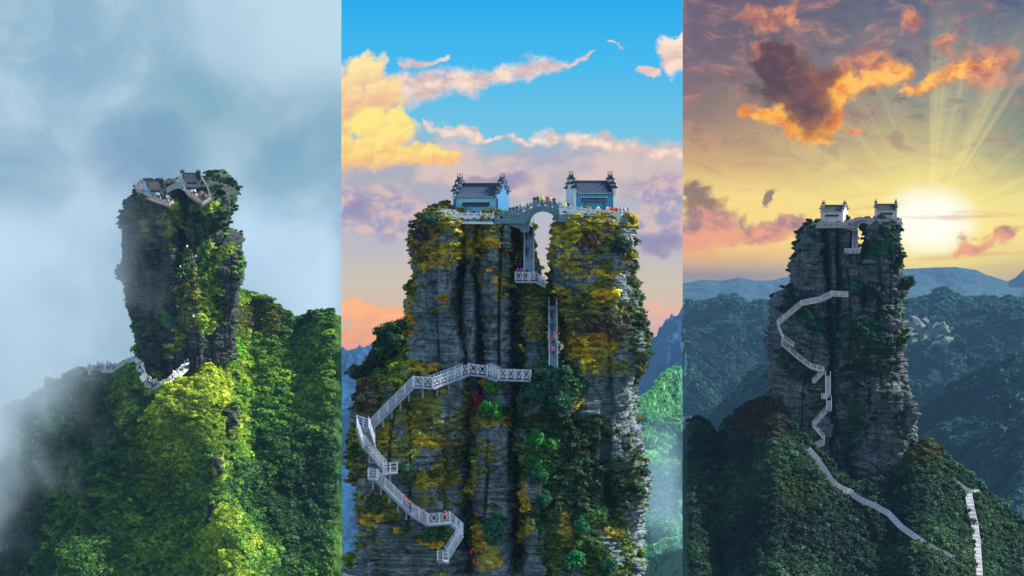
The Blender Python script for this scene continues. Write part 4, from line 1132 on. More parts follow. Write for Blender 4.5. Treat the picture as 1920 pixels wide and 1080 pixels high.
Z3 = [((1590, 556), (1560, 554), 1, 1, 'top walkway of the sunset peak zigzag'), ((1560, 555), (1540, 564), 0, 8, 'short top flight of the sunset peak zigzag'), ((1540, 565), (1503, 572), 1, 1, 'second walkway of the sunset peak zigzag'),
      ((1503, 572), (1459, 609), 0, 26, 'long upper flight of the sunset peak zigzag'), ((1458, 610), (1469, 640), 0, 16, 'steep outer flight of the sunset peak zigzag'), ((1469, 636), (1488, 650), 0, 10, 'short inner flight of the sunset peak zigzag'),
      ((1466, 646), (1496, 672), 0, 18, 'middle flight of the sunset peak zigzag'), ((1496, 672), (1520, 690), 0, 14, 'lower middle flight of the sunset peak zigzag'), ((1520, 690), (1545, 697), 0, 6, 'gentle lower flight of the sunset peak zigzag'),
      ((1545, 698), (1526, 718), 0, 12, 'last turning flight of the upper sunset zigzag'), ((1552, 746), (1544, 747), 1, 1, 'tiny landing on the dark lower cliff'), ((1552, 770), (1528, 797), 0, 16, 'upper arm of the lower arrow-shaped stairs'),
      ((1524, 799), (1546, 824), 0, 16, 'lower arm of the lower arrow-shaped stairs'), ((1546, 832), (1516, 846), 0, 8, 'flight joining the arrow-shaped stairs to the white path')]
for a, b, fl, n, lab in Z3:
    dd = d3 if a[1] < 730 else D3 - 8.5
    flight(W(*a, dd), W(*b, dd - 0.2), 1.7, n, LM3, lab, 1.15, 2.2, 3, flat=bool(fl), lattice=bool(fl), **K3)

flight(W(1548, 704, d3 + 0.6), W(1548, 742, D3 - 8.0), 1.2, 18, LM3, 'steep narrow stairs in the dark slot of the sunset peak', 1.0, 2.4, 1, side=Vector((1, 0, 0)), solid_steps=True, **K3)
flight(W(1550, 750, D3 - 8.2), W(1550, 769, D3 - 9.4), 1.2, 10, LM3, 'short drop of stairs above the arrow-shaped stairs', 1.0, 2.0, 1, side=Vector((1, 0, 0)), solid_steps=True, **K3)

def surf_depth(bay, px, py, kinds=('soil',)):
    best = None
    for s in SURF[bay]:
        if s['kind'] not in kinds: continue
        q = (s['px'] - px) ** 2 + (s['py'] - py) ** 2
        m = q < 36
        if m.any():
            v = s['P'][..., 1][m].min()
            best = v if best is None else min(best, v)
    return best

def stone_path(name, pts, bay, width, mat, label, step, lift=1.0, curb=0.35):
    """stone steps laid along the ground, with a low curb on both sides"""
    P = []
    for (x, y) in pts:
        d = surf_depth(bay, x, y) or P[-1].y
        p = W(x, y, d - lift)
        P.append(p)
    # smooth the depths
    for _ in range(6):
        ys = [p.y for p in P]
        for i in range(1, len(P) - 1):
            yy = (ys[i - 1] + ys[i] * 2 + ys[i + 1]) / 4
            P[i] = Vector((P[i].x * yy / P[i].y, yy, P[i].z * yy / P[i].y))
    t = empty(name, P[-1]); tag(t, label, 'path')
    mb = MB(); cb = [MB(), MB()]; base = MB()
    for a, b in zip(P[:-1], P[1:]):
        d = b - a; L = d.length; u = d.normalized()
        view = ((a + b) / 2).normalized()
        sdir = u.cross(view).normalized()          # across the path, facing the slope
        up = sdir.cross(u); 
        if up.dot(view) > 0: up = -up
        n = max(1, int(L / step))
        for i in range(n):
            c = a + d * ((i + 0.5) / n) + up * 0.08 * ((i % 2) * 1.0)
            Rm = Matrix((u, sdir, up)).transposed()
            mb.box(c, (L / n * 0.86, width * random.uniform(0.92, 1.03), random.uniform(0.18, 0.34)), Rm @ Matrix.Rotation(random.uniform(-0.07, 0.07), 3, 'Z'))
        for k, q in enumerate((-1, 1)):
            cb[k].beam(a + sdir * q * (width / 2 + 0.1), b + sdir * q * (width / 2 + 0.1), 0.24, curb, up)
        base.beam(a - up * 0.35, b - up * 0.35, width, 0.45, up)
    mb.build('steps', mat, t, True)['kind'] = 'stuff'
    for c in cb: c.build('curb', mat, t, True)
    base.build('bed', m_step2, t, True)
    return t, P
PT3 = {}
for key, pts, wd, lab in (('a', [(1514, 842), (1528, 858), (1545, 882), (1562, 908), (1580, 918), (1598, 926)], 1.4, 'broad white stepped path falling from the foot of the sunset peak'),
                          ('b', [(1597, 926), (1612, 936), (1640, 948), (1665, 962), (1690, 988), (1718, 1008)], 1.0, 'white path crossing the dark slope below the sunset peak'),
                          ('c', [(1717, 1008), (1732, 1017), (1752, 1030), (1784, 1046)], 1.0, 'last thin stretch of white path low on the dark slope'),
                          ('d', [(1816, 926), (1820, 950), (1828, 985), (1832, 1020), (1834, 1050), (1836, 1080)], 1.35, 'straight white stairs running down the right of the dark slope'),
                          ('e', [(1794, 905), (1808, 916), (1820, 924), (1836, 922)], 0.8, 'white fork at the top of the right slope stairs')):
    PT3[key] = stone_path('stone_path', pts, 3, wd, m_path3, lab, 0.75)

# ---------------- bay 1 ----------------
TILT = R(30)
M1 = (m_wall1, m_wall1, m_tile1, m_tile1, m_stone1)
def tloc(px, py, d): return W(px, py, d)
s1 = D1 / F
def slab(name, pts, d0, mat, label):
    """tilted terrace following the sloping tower top"""
    mb = MB()
    P = [W(x, y, d) for x, y, d in pts]
    n = len(P)
    dn = Vector((0, 0, -0.5))
    mb.add(P + [p + dn for p in P], [tuple(range(n)), tuple(range(2 * n - 1, n - 1, -1))] + [(i, n + i, n + (i + 1) % n, (i + 1) % n) for i in range(n)])
    o = mb.build(name, mat); tag(o, label, 'terrace')
    return o
slab('terrace_floor', [(252, 352, D1 + 14), (262, 366, D1 + 4), (284, 376, D1 + 0), (316, 387, D1 - 3), (324, 382, D1 - 2), (318, 362, D1 + 8), (300, 340, D1 + 18), (262, 336, D1 + 22)], D1, m_dirt, 'sloping terrace under the left temple in the mist')
slab('terrace_floor', [(342, 352, D1 + 8), (352, 366, D1 + 2), (379, 386, D1 - 3), (396, 374, D1 - 1), (388, 352, D1 + 10), (376, 332, D1 + 22), (332, 330, D1 + 22)], D1, m_dirt, 'sloping terrace under the right temple in the mist')
temple(W(289, 366, D1 + 5), (TILT * 1.1, 0, R(30)), 6.0, 5.0, 3.1, M1, 'small slate-roofed temple on the left top of the misty tower', 0.86)
temple(W(358, 351, D1 + 9), (TILT * 1.1, 0, R(24)), 6.0, 5.0, 3.1, M1, 'small slate-roofed temple on the right top of the misty tower', 0.86)
balustrade('balustrade', [W(*p) for p in ((252, 346, D1 + 12), (256, 354, D1 + 9), (266, 363, D1 + 4), (283, 371, D1 - 1), (300, 378, D1 - 3), (317, 386, D1 - 4.5), (324, 380, D1 - 3))], 1.0, m_stone1, 'pale balustrade round the left terrace of the misty tower', 2.2, BZ, post=0.2)
balustrade('balustrade', [W(*p) for p in ((341, 351, D1 + 5), (352, 364, D1 + 0), (366, 374, D1 - 3), (380, 384, D1 - 5), (396, 374, D1 - 3), (386, 348, D1 + 8), (378, 336, D1 + 14))], 1.0, m_stone1, 'pale balustrade round the right terrace of the misty tower', 2.2, BZ, post=0.2)
arch_bridge([(312, 357), (318, 353), (325, 350), (333, 348), (340, 349), (344, 352)], [(312, 362), (318, 358), (325, 355), (333, 353), (340, 354), (344, 357)], D1 + 4, 2.6, m_stone1, m_stone1, 'little pale bridge between the terraces of the misty tower', 0.9, 1.5)

PT1 = {}
for key, pts, wd, lab, lift in (('a', [(165, 696), (178, 692), (196, 691), (214, 690)], 2.4, 'crowded pale path at the far left in the mist', 4.0),
                          ('b', [(214, 690), (232, 680), (252, 672), (260, 680)], 1.2, 'thin pale path below the dark face of the misty tower', 4.0),
                          ('c', [(262, 684), (266, 700), (274, 714), (286, 722), (302, 723), (318, 716), (330, 704), (344, 692), (352, 684)], 2.2, 'crowded pale path curving round the foot of the misty tower', 5.0),
                          ('d', [(350, 684), (336, 676), (330, 660), (330, 640)], 1.4, 'narrow pale steps rising into the cleft of the misty tower', 5.0)):
    PT1[key] = stone_path('stone_path', pts, 1, wd, m_path1, lab, 0.9, lift)

# bare rock showing through the woods of the misty slope
for prof, seed, lab in (([(772, 416, 440), (790, 412, 446), (815, 414, 444), (838, 416, 430)], 57, 'dark bare rock face among the woods right of the mossy ridge'), ([(862, 398, 416), (890, 396, 420), (930, 400, 420)], 58, 'narrow grey rock rib low on the mossy ridge'),
                        ([(948, 384, 404), (965, 374, 410), (988, 372, 408)], 59, 'lowest grey rock outcrop on the mossy ridge')):
    x_, y_ = (prof[1][1] + prof[1][2]) / 2, (prof[0][0] + prof[-1][0]) / 2
    o = pillar('rock_outcrop', 1, prof, (surf_depth(1, x_, y_) or 740) - 4.5, 5, m_rock1, 70, 90, seed, None, tilt=0.2, h=0.75, amp=1.3, big=0.8, cover=cov1)
    tag(o, lab, 'rock')
# ------------------------------------------------------------------ foliage
def leaf_material(name, src='INSTANCER', fixed=None):
    g = G(name)
    c = g.attr('col', src, 'Color') if fixed is None else fixed
    lv = g.attr('lv')
    k = lv * 1.1 + 0.45
    cc = g.mix(1.0, c, g.comb(k, k, k * 0.9), 'MULTIPLY')
    d = g.node('ShaderNodeBsdfPrincipled'); g.put(d.inputs['Base Color'], cc)
    d.inputs['Roughness'].default_value = 0.6; d.inputs['Specular IOR Level'].default_value = 0.2
    t = g.node('ShaderNodeBsdfTranslucent'); g.put(t.inputs[0], g.mix(1.0, cc, (1.0, 1.0, 0.5), 'MULTIPLY'))
    mx = g.node('ShaderNodeMixShader'); mx.inputs[0].default_value = 0.3
    g.t.links.new(d.outputs[0], mx.inputs[1]); g.t.links.new(t.outputs[0], mx.inputs[2])
    g.t.links.new(mx.outputs[0], g.out.inputs[0])
    return g.m
m_leaf = leaf_material('foliage')

def leaf_verts(C, Nn, size, r, aspect=1.7):
    """one bent leaf (two triangles) at each centre"""
    n = len(C)
    a = r.normal(size=(n, 3)); a /= np.linalg.norm(a, axis=1, keepdims=True)
    u = np.cross(Nn, a); u /= np.linalg.norm(u, axis=1, keepdims=True) + 1e-9
    w = np.cross(Nn, u)
    sz = size * r.uniform(0.6, 1.35, (n, 1))
    V = np.empty((n, 4, 3))
    V[:, 0] = C - u * sz * aspect * 0.5
    V[:, 1] = C - w * sz * 0.5 + Nn * sz * 0.15
    V[:, 2] = C + u * sz * aspect * 0.5 - Nn * sz * 0.25
    V[:, 3] = C + w * sz * 0.5 + Nn * sz * 0.15
    return V.reshape(-1, 3)

def leaf_mesh(name, V, lv, mat):
    n = len(V) // 4
    me = bpy.data.meshes.new(name)
    me.vertices.add(len(V)); me.vertices.foreach_set('co', V.astype(np.float32).ravel())
    me.loops.add(len(V)); me.loops.foreach_set('vertex_index', np.arange(len(V), dtype=np.int32))
    me.polygons.add(n); me.polygons.foreach_set('loop_start', np.arange(0, len(V), 4, dtype=np.int32))
    me.update(calc_edges=True)
    at = me.attributes.new('lv', 'FLOAT', 'POINT'); at.data.foreach_set('value', np.repeat(lv, 4).astype(np.float32))
    me.materials.append(mat)
    return me

def crown_points(r, lobes, per, flat=0.8, spread=0.62, lobe_r=0.5, full=False):
    """leaf centres and normals over a heap of lobes (unit radius)"""
    C = []; Nn = []; lv = []
    for i in range(lobes):
        q = r.normal(size=3); q /= np.linalg.norm(q); q[2] = q[2] if full else abs(q[2]) * 0.9 - 0.1
        c = q * spread * r.uniform(0.55, 1.0); c[2] *= flat
        rad = lobe_r * r.uniform(0.65, 1.15)
        d = r.normal(size=(per, 3)); d /= np.linalg.norm(d, axis=1, keepdims=True)
        if not full: d[:, 2] = np.where(d[:, 2] < -0.35, -d[:, 2], d[:, 2])
        C.append(c + d * rad * r.uniform(0.72, 1.05, (per, 1)) * [1, 1, flat])
        m = d * 0.8 + r.normal(size=(per, 3)) * 0.45 + np.array([0, 0, 0.25])
        Nn.append(m / np.linalg.norm(m, axis=1, keepdims=True))
        lv.append(np.clip(r.normal(0.5, 0.2, per) + r.normal(0, 0.12), 0, 1))
    return np.concatenate(C), np.concatenate(Nn), np.concatenate(lv)

PROTO = {}
def proto(kind):
    if kind in PROTO: return PROTO[kind]
    out = []
    for k in range(4):
        r = np.random.default_rng(100 + k + 10 * len(PROTO))
        if kind == 'bush': C, Nn, lv = crown_points(r, 6, 34); V = leaf_verts(C, Nn, 0.26, r)
        elif kind == 'tree': C, Nn, lv = crown_points(r, 12, 44, 0.85, 0.7, 0.42); V = leaf_verts(C, Nn, 0.15, r)
        elif kind == 'far': C, Nn, lv = crown_points(r, 5, 16); V = leaf_verts(C, Nn, 0.42, r)
        else:   # tuft of grassy leaves
            n = 70
            d = r.normal(size=(n, 3)); d[:, 2] = np.abs(d[:, 2]) + 0.5; d /= np.linalg.norm(d, axis=1, keepdims=True)
            C = d * r.uniform(0.25, 0.8, (n, 1)); C[:, :2] += r.normal(0, 0.3, (n, 2))
            Nn = np.cross(d, r.normal(size=(n, 3))); Nn /= np.linalg.norm(Nn, axis=1, keepdims=True)
            lv = r.uniform(0, 1, n); V = leaf_verts(C, Nn, 0.2, r, 3.0)
        me = leaf_mesh('leaf_clump_' + kind, V, lv, m_leaf)
        out.append(bpy.data.objects.new('leaf_clump_' + kind, me))
    PROTO[kind] = out
    return out

def scatter(name, kind, pts, scl, cols, seed, parent=None, flat=(0.75, 1.05), lean=None):
    n = len(pts)
    if n == 0: return None
    r = np.random.default_rng(seed)
    me = bpy.data.meshes.new(name)
    me.vertices.add(n); me.vertices.foreach_set('co', np.asarray(pts, np.float32).ravel())
    rot = np.stack([r.uniform(-0.35, 0.35, n), r.uniform(-0.35, 0.35, n), r.uniform(0, 6.283, n)], -1).astype(np.float32)
    S3 = np.stack([scl * r.uniform(0.85, 1.15, n), scl * r.uniform(0.85, 1.15, n), scl * r.uniform(*flat, n)], -1).astype(np.float32)
    c4 = np.concatenate([np.clip(cols, 0, 1), np.ones((n, 1))], 1).astype(np.float32)
    a = me.attributes.new('rot', 'FLOAT_VECTOR', 'POINT'); a.data.foreach_set('vector', rot.ravel())
    a = me.attributes.new('scl', 'FLOAT_VECTOR', 'POINT'); a.data.foreach_set('vector', S3.ravel())
    a = me.attributes.new('col', 'FLOAT_COLOR', 'POINT'); a.data.foreach_set('color', c4.ravel())
    a = me.attributes.new('pi', 'INT', 'POINT'); a.data.foreach_set('value', r.integers(0, 4, n).astype(np.int32))
    o = bpy.data.objects.new(name, me)
    col.objects.link(o)
    me.materials.append(m_leaf)
    ng = bpy.data.node_groups.new('grow_' + kind, 'GeometryNodeTree')
    ng.interface.new_socket('Geometry', in_out='INPUT', socket_type='NodeSocketGeometry')
    ng.interface.new_socket('Geometry', in_out='OUTPUT', socket_type='NodeSocketGeometry')
    gi = ng.nodes.new('NodeGroupInput'); go = ng.nodes.new('NodeGroupOutput')
    iop = ng.nodes.new('GeometryNodeInstanceOnPoints')
    jn = ng.nodes.new('GeometryNodeJoinGeometry')
    for p in proto(kind):
        oi = ng.nodes.new('GeometryNodeObjectInfo'); oi.inputs['Object'].default_value = p; oi.inputs['As Instance'].default_value = True
        ng.links.new(oi.outputs['Geometry'], jn.inputs[0])
    def na(nm, t):
        q = ng.nodes.new('GeometryNodeInputNamedAttribute'); q.data_type = t; q.inputs[0].default_value = nm
        return q.outputs[0]
    ng.links.new(gi.outputs[0], iop.inputs['Points']); ng.links.new(jn.outputs[0], iop.inputs['Instance'])
    iop.inputs['Pick Instance'].default_value = True
    ng.links.new(na('pi', 'INT'), iop.inputs['Instance Index'])
    ng.links.new(na('rot', 'FLOAT_VECTOR'), iop.inputs['Rotation'])
    ng.links.new(na('scl', 'FLOAT_VECTOR'), iop.inputs['Scale'])
    ng.links.new(iop.outputs[0], go.inputs[0])
    md = o.modifiers.new('grow', 'NODES'); md.node_group = ng
    o['kind'] = 'stuff'
    if parent is not None: adopt(o, parent)
    return o

def pick(s, n, weight, r, front=True):
    P = s['P'].reshape(-1, 3); N = s['N'].reshape(-1, 3)
    w = weight.ravel().astype(np.float64).copy()
    if front: w *= (N[:, 1] < 0.45)
    px = s['px'].ravel(); py = s['py'].ravel()
    w *= (py < 1120)
    # even out the uneven grid: weight by the cell area
    du = np.linalg.norm(np.gradient(s['P'], axis=1), axis=-1).ravel(); dv = np.linalg.norm(np.gradient(s['P'], axis=0), axis=-1).ravel()
    w *= np.minimum(du, np.percentile(du, 95)) * np.minimum(dv, np.percentile(dv, 95))
    if w.sum() <= 0: return None
    i = r.choice(len(P), size=n, p=w / w.sum())
    return P[i], N[i], px[i], py[i], s['cov'].ravel()[i], s['cc'].reshape(-1, 3)[i]

def grow_cover(name, bay, density, rad_px, kind, label, cat, seed, only=None, parent=None, hue=0.25, sit=0.25, kinds=('rock',)):
    """plants on the mossy patches of the rock"""
    r = np.random.default_rng(seed)
    A, Cc, Sc = [], [], []
    for s in SURF[bay]:
        if s['kind'] not in kinds: continue
        w = sstep(0.3, 0.8, s['cov'])
        area = (w * (s['N'][..., 1] < 0.45)).sum() / w.size * abs(np.ptp(s['px']) * np.ptp(s['py'])) * 0.8
        n = int(density * area)
        if n < 5: continue
        q = pick(s, n, w, r)
        if q is None: continue
        P, N, px, py, cv, cc = q
        rad = s['s'] * r.uniform(rad_px[0], rad_px[1], n) * (1 + 0.6 * (r.random(n) < 0.08))
        P = P + N * (rad * sit)[:, None] + r.normal(0, 0.15, (n, 3)) * rad[:, None]
        k = np.exp(r.normal(0, hue, n))[:, None] * (1 + r.normal(0, 0.10, (n, 3)))
        A.append(P); Cc.append(cc * k); Sc.append(rad)
    o = scatter(name, kind, np.concatenate(A), np.concatenate(Sc), np.concatenate(Cc), seed, parent)
    if parent is None: tag(o, label, cat, kind='stuff')
    return o

PATHS = {3: [([(1514, 842), (1545, 882), (1562, 908), (1580, 920), (1600, 924)], 8), ([(1612, 936), (1665, 962), (1690, 988), (1718, 1008)], 6), ([(1732, 1017), (1784, 1046)], 5),
             ([(1816, 926), (1828, 985), (1834, 1050), (1836, 1085)], 8), ([(1794, 905), (1820, 924), (1836, 922)], 6)],
         1: [([(165, 696), (214, 690), (252, 672), (262, 684), (268, 705), (286, 722), (302, 723), (330, 704), (352, 684), (336, 676), (330, 640)], 11)], 2: []}
def clear_of_paths(bay, s):
    m = np.ones(s['px'].shape)
    for pts, wd in PATHS[bay]:
        for (ax, ay), (bx, by) in zip(pts[:-1], pts[1:]):
            t = np.clip(((s['px'] - ax) * (bx - ax) + (s['py'] - ay) * (by - ay)) / ((bx - ax) ** 2 + (by - ay) ** 2), 0, 1)
            q = np.hypot(s['px'] - ax - t * (bx - ax), s['py'] - ay - t * (by - ay))
            m = np.where(q < wd, 0, m)
    return m

def grow_forest(name, bay, surf_i, n, rad, kind, palette, label, seed, nscale, cover_boost=True, sit=0.25, mask=None, mix=None):
    r = np.random.default_rng(seed)
    s = SURF[bay][surf_i]
    w = np.ones(s['px'].shape)
    if mask is not None: w = mask(s)
    m_px = rad[1] * 1.25 / s['s']
    lo, hi = {1: (-400, 640), 2: (640, 1280), 3: (1280, 2400)}[bay]
    w = w * (s['px'] > lo + m_px) * (s['px'] < hi - m_px)          # crowns stay within their own view
    P, N, px, py, cv, cc = pick(s, n, w * clear_of_paths(bay, s), r, False)
    radv = r.uniform(rad[0], rad[1], n) * (1 + 0.7 * (r.random(n) < 0.06))
    f = fbm(P[:, 0] * nscale, P[:, 1] * nscale, P[:, 2] * nscale, seed, 3)
    f = (f - 0.3) / 0.4 + r.normal(0, 0.16, n)
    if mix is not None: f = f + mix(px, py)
    f = np.clip(f, 0, 0.999) * (len(palette) - 1)
    i = f.astype(int); t = (f - i)[:, None]
    pal = np.array(palette)
    c = pal[i] * (1 - t) + pal[np.minimum(i + 1, len(pal) - 1)] * t
    m = sstep(0.35, 0.75, cv)[:, None] if cover_boost else 0
    c = c * (1 - m) + cc * m
    c = c * np.exp(r.normal(0, 0.22, n))[:, None]
    if cover_boost and bay != 3: radv = radv * (1 - 0.45 * m[:, 0])
    P = P + np.array([0, 0, 1.0]) * (radv * sit)[:, None]
    o = scatter(name, kind, P, radv, c, seed)
    tag(o, kind='stuff', label=label, cat='forest')
    return o

idx = {(b, s['name'], i): i for b in SURF for i, s in enumerate(SURF[b])}
def soil(bay, k):
    return [i for i, s in enumerate(SURF[bay]) if s['kind'] == 'soil'][k]

# bay 2
grow_cover('cliff_plants', 2, 0.034, (4.5, 10.5), 'bush', '', '', 201, parent=peak2, hue=0.42)
grow_cover('cliff_grass', 2, 0.06, (2.5, 5.5), 'tuft', '', '', 202, parent=peak2, hue=0.3)
grow_forest('hillside_trees', 2, soil(2, 0), 900, (0.9, 1.8), 'tree', [(0.015, 0.05, 0.03), (0.035, 0.10, 0.045), (0.10, 0.16, 0.04)], 'dark green woods on the hillside left of the blue-sky peak', 203, 0.08, mask=lambda s: (s['px'] > 684) * (s['py'] < 775) * 1.0)
grow_forest('mountain_woods', 2, soil(2, 1), 30000, (2.4, 5), 'far', [(0.02, 0.13, 0.12), (0.06, 0.27, 0.13), (0.15, 0.46, 0.15)], 'bright green woods on the misty slope right of the blue-sky peak', 204, 0.012)
# bay 3
grow_cover('cliff_plants', 3, 0.022, (4.0, 9.5), 'bush', '', '', 301, parent=peak3, hue=0.35)
pal3 = [(0.007, 0.032, 0.024), (0.018, 0.065, 0.04), (0.045, 0.11, 0.05)]
grow_forest('slope_woods', 3, soil(3, 0), 22000, (0.55, 1.35), 'bush', pal3, 'dark woods covering the slope under the sunset peak', 302, 0.05)
palr = [(0.004, 0.035, 0.055), (0.010, 0.06, 0.08), (0.028, 0.11, 0.115)]  # leaf colours with some of the distance haze's blue mixed in
for k, n, rad in ((1, 30000, (2.6, 5.5)), (2, 18000, (2.4, 4.6)), (3, 30000, (2.6, 5.5)), (4, 20000, (2.4, 4.6))):
    grow_forest('ridge_woods', 3, soil(3, k), n, rad, 'far', palr, ['blue-green woods on the left mid-distance ridge', 'blue-green woods on the lower left valley spur', 'blue-green woods on the right ridge with pale cliffs', 'blue-green woods on the lower right valley spur'][k - 1], 310 + k, 0.01, cover_boost=False, mask=lambda s: 1 - 0.96 * sstep(0.3, 0.55, s['cov']))
# bay 1
grow_cover('cliff_plants', 1, 0.040, (4.0, 9.0), 'bush', '', '', 101, parent=peak1, hue=0.35)
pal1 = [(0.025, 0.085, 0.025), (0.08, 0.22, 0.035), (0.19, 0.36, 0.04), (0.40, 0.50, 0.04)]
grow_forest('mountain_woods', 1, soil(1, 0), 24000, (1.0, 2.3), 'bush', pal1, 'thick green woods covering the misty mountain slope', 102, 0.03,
            mix=lambda x, y: 0.12 - 0.45 * sstep(440, 520, x) * sstep(1000, 800, y) - 0.40 * sstep(260, 160, x))  # darker leaf colours by region; the left ones stand in for cloud shade
# ------------------------------------------------------------------ shrubs that can be told apart
def shrub(px, py, r_px, c, label, bay=2, d=None, lobes=22, per=70, flat=0.92, name='shrub', group=None, size=0.13, trunk=0.9, cat='shrub'):
    if d is None: d = (surf_depth(bay, px, py, ('rock', 'soil')) or D2) - 0.6
    r = np.random.default_rng(int(px * 7 + py))
    rad = r_px * d / F
    base = W(px, py + r_px * 0.8, d + rad * 0.1)
    t = empty(name, base); tag(t, label, cat, group)
    C, Nn, lv = crown_points(r, lobes, per, flat, 0.72, 0.34, True)
    V = leaf_verts(C, Nn, size, r) * rad + np.array([0, 0, rad * 0.8])
    me = leaf_mesh('foliage', V, lv, leaf_material('foliage_' + name, fixed=c))
    o = bpy.data.objects.new('foliage', me); col.objects.link(o); o.parent = t
    mb = MB()
    for k in range(4):
        q = C[r.integers(len(C))] * 0.7 * rad + np.array([0, 0, rad * 0.8])
        n = 5
        for i in range(n):
            a = Vector((0, 0, -rad * 0.2)).lerp(Vector(q), i / n); b = Vector((0, 0, -rad * 0.2)).lerp(Vector(q), (i + 1) / n)
            w = rad * 0.10 * (1 - 0.16 * i)
            mb.beam(a, b, w, w)
    mb.build('stem', m_bark, t)
    return t
m_bark = plain('bark', (0.10, 0.075, 0.055), 0.9, 0.3, 6.0)
SH = [(921, 725, 19, (0.07, 0.30, 0.03), 'bright green round shrub just below the cliff walkway'), (919, 770, 27, (0.03, 0.19, 0.035), 'largest round green shrub on the centre column'),
      (890, 746, 18, (0.34, 0.05, 0.06), 'dark red bush on the centre column'), (906, 716, 11, (0.55, 0.36, 0.03), 'small yellow bush under the cliff walkway gate'),
      (884, 722, 12, (0.05, 0.16, 0.11), 'teal bush hanging under the cliff walkway'), (927, 984, 22, (0.02, 0.17, 0.10), 'teal green bush low on the centre column'),
      (765, 880, 16, (0.05, 0.17, 0.11), 'grey-green bush right of the lower zigzag landing'), (792, 893, 13, (0.34, 0.36, 0.03), 'yellow-green bush beside the lower zigzag landing'),
      (1005, 822, 20, (0.03, 0.22, 0.035), 'bright green crown on the left of the shaded thicket'), (1030, 832, 16, (0.04, 0.26, 0.04), 'light green crown on top of the shaded thicket'),
      (1000, 865, 22, (0.03, 0.17, 0.05), 'green tree leaning out over the dark cleft'), (1012, 895, 20, (0.02, 0.13, 0.06), 'deep green crown lower in the shaded thicket'),
      (1020, 935, 18, (0.02, 0.13, 0.065), 'dark teal crown under the leaning green tree'), (980, 858, 10, (0.30, 0.42, 0.04), 'lime sprig at the left rim of the thicket'),
      (1090, 985, 18, (0.025, 0.19, 0.09), 'sea-green bush in the lower thicket'), (1075, 1050, 27, (0.02, 0.18, 0.06), 'big round green bush at the bottom of the cliff'), (1140, 1060, 20, (0.015, 0.12, 0.07), 'dark green bush at the bottom right of the cliff'),
      (1060, 700, 20, (0.03, 0.11, 0.08), 'grey-teal pine at the foot of the gap stairs'), (1010, 735, 26, (0.025, 0.11, 0.07), 'broad dark teal tree at the right end of the walkway'), (1050, 755, 26, (0.02, 0.10, 0.07), 'spreading dark tree below the grey-teal pine'),
      (985, 755, 20, (0.03, 0.12, 0.06), 'dark tree filling the cleft below the walkway'), (1165, 460, 22, (0.02, 0.07, 0.05), 'dark green bush near the top right edge of the cliff'), (1112, 450, 18, (0.13, 0.085, 0.07), 'brown bush in the yellow brush of the right tower'),
      (790, 440, 18, (0.10, 0.07, 0.075), 'purple-brown bush on the top left edge of the cliff'), (806, 412, 13, (0.03, 0.10, 0.09), 'dark teal bush left of the pale cyan temple'), (768, 540, 13, (0.09, 0.16, 0.045), 'bush clinging to the left edge of the cliff'),
      (735, 640, 22, (0.02, 0.11, 0.06), 'dark green tree at the shoulder left of the cliff'), (715, 668, 18, (0.04, 0.17, 0.05), 'mid green tree below the shoulder tree'), (742, 690, 16, (0.20, 0.34, 0.03), 'lime green bush against the left cliff foot'),
      (712, 705, 20, (0.10, 0.15, 0.05), 'olive bush above the long left stairs'), (680, 718, 12, (0.26, 0.16, 0.04), 'rust-yellow bush at the far left of the shoulder'), (662, 845, 16, (0.03, 0.13, 0.05), 'green bush outside the left corner of the zigzag'),
      (702, 945, 20, (0.07, 0.14, 0.06), 'olive green bush left of the longest lower flight'), (808, 1002, 18, (0.05, 0.15, 0.07), 'green bush under the curved-pattern walkway'), (655, 1050, 18, (0.26, 0.38, 0.03), 'lime green bush at the bottom left corner of the cliff'),
      (1095, 610, 22, (0.12, 0.10, 0.07), 'grey-brown bush bulging from the right tower'), (1145, 600, 26, (0.09, 0.095, 0.07), 'wide grey bush above the gold streaks of the right tower'), (1086, 572, 14, (0.09, 0.13, 0.05), 'olive bush beside the gold ledge of the right tower'),
      (1000, 612, 14, (0.22, 0.20, 0.04), 'yellow-olive bush in the middle of the gap')]
for (x, y, r_, c, lab) in SH: shrub(x, y, r_, tuple(min(0.7, v * 1.05) for v in c), lab)
SH3 = [(1500, 560, 20, (0.012, 0.05, 0.035), 'dark tree crown above the sunset zigzag stairs'), (1482, 578, 18, (0.012, 0.045, 0.035), 'dark tree crown at the left shoulder of the sunset peak'), (1612, 618, 24, (0.012, 0.06, 0.035), 'large rounded bush on the middle of the sunset peak'),
       (1607, 650, 18, (0.03, 0.07, 0.03), 'rounded olive bush on the middle of the sunset peak'), (1640, 545, 24, (0.02, 0.05, 0.04), 'wide grey-green bush on the right half of the sunset peak'), (1700, 530, 18, (0.015, 0.06, 0.035), 'bush on the right edge of the sunset peak'),
       (1656, 692, 16, (0.05, 0.08, 0.03), 'yellowish bush low on the right of the sunset peak'), (1589, 408, 7, (0.02, 0.03, 0.02), 'small round dark tree beside the left temple of the sunset peak')]
for (x, y, r_, c, lab) in SH3: shrub(x, y, r_, c, lab, 3, d=(D3 + 6 if y == 408 else None))

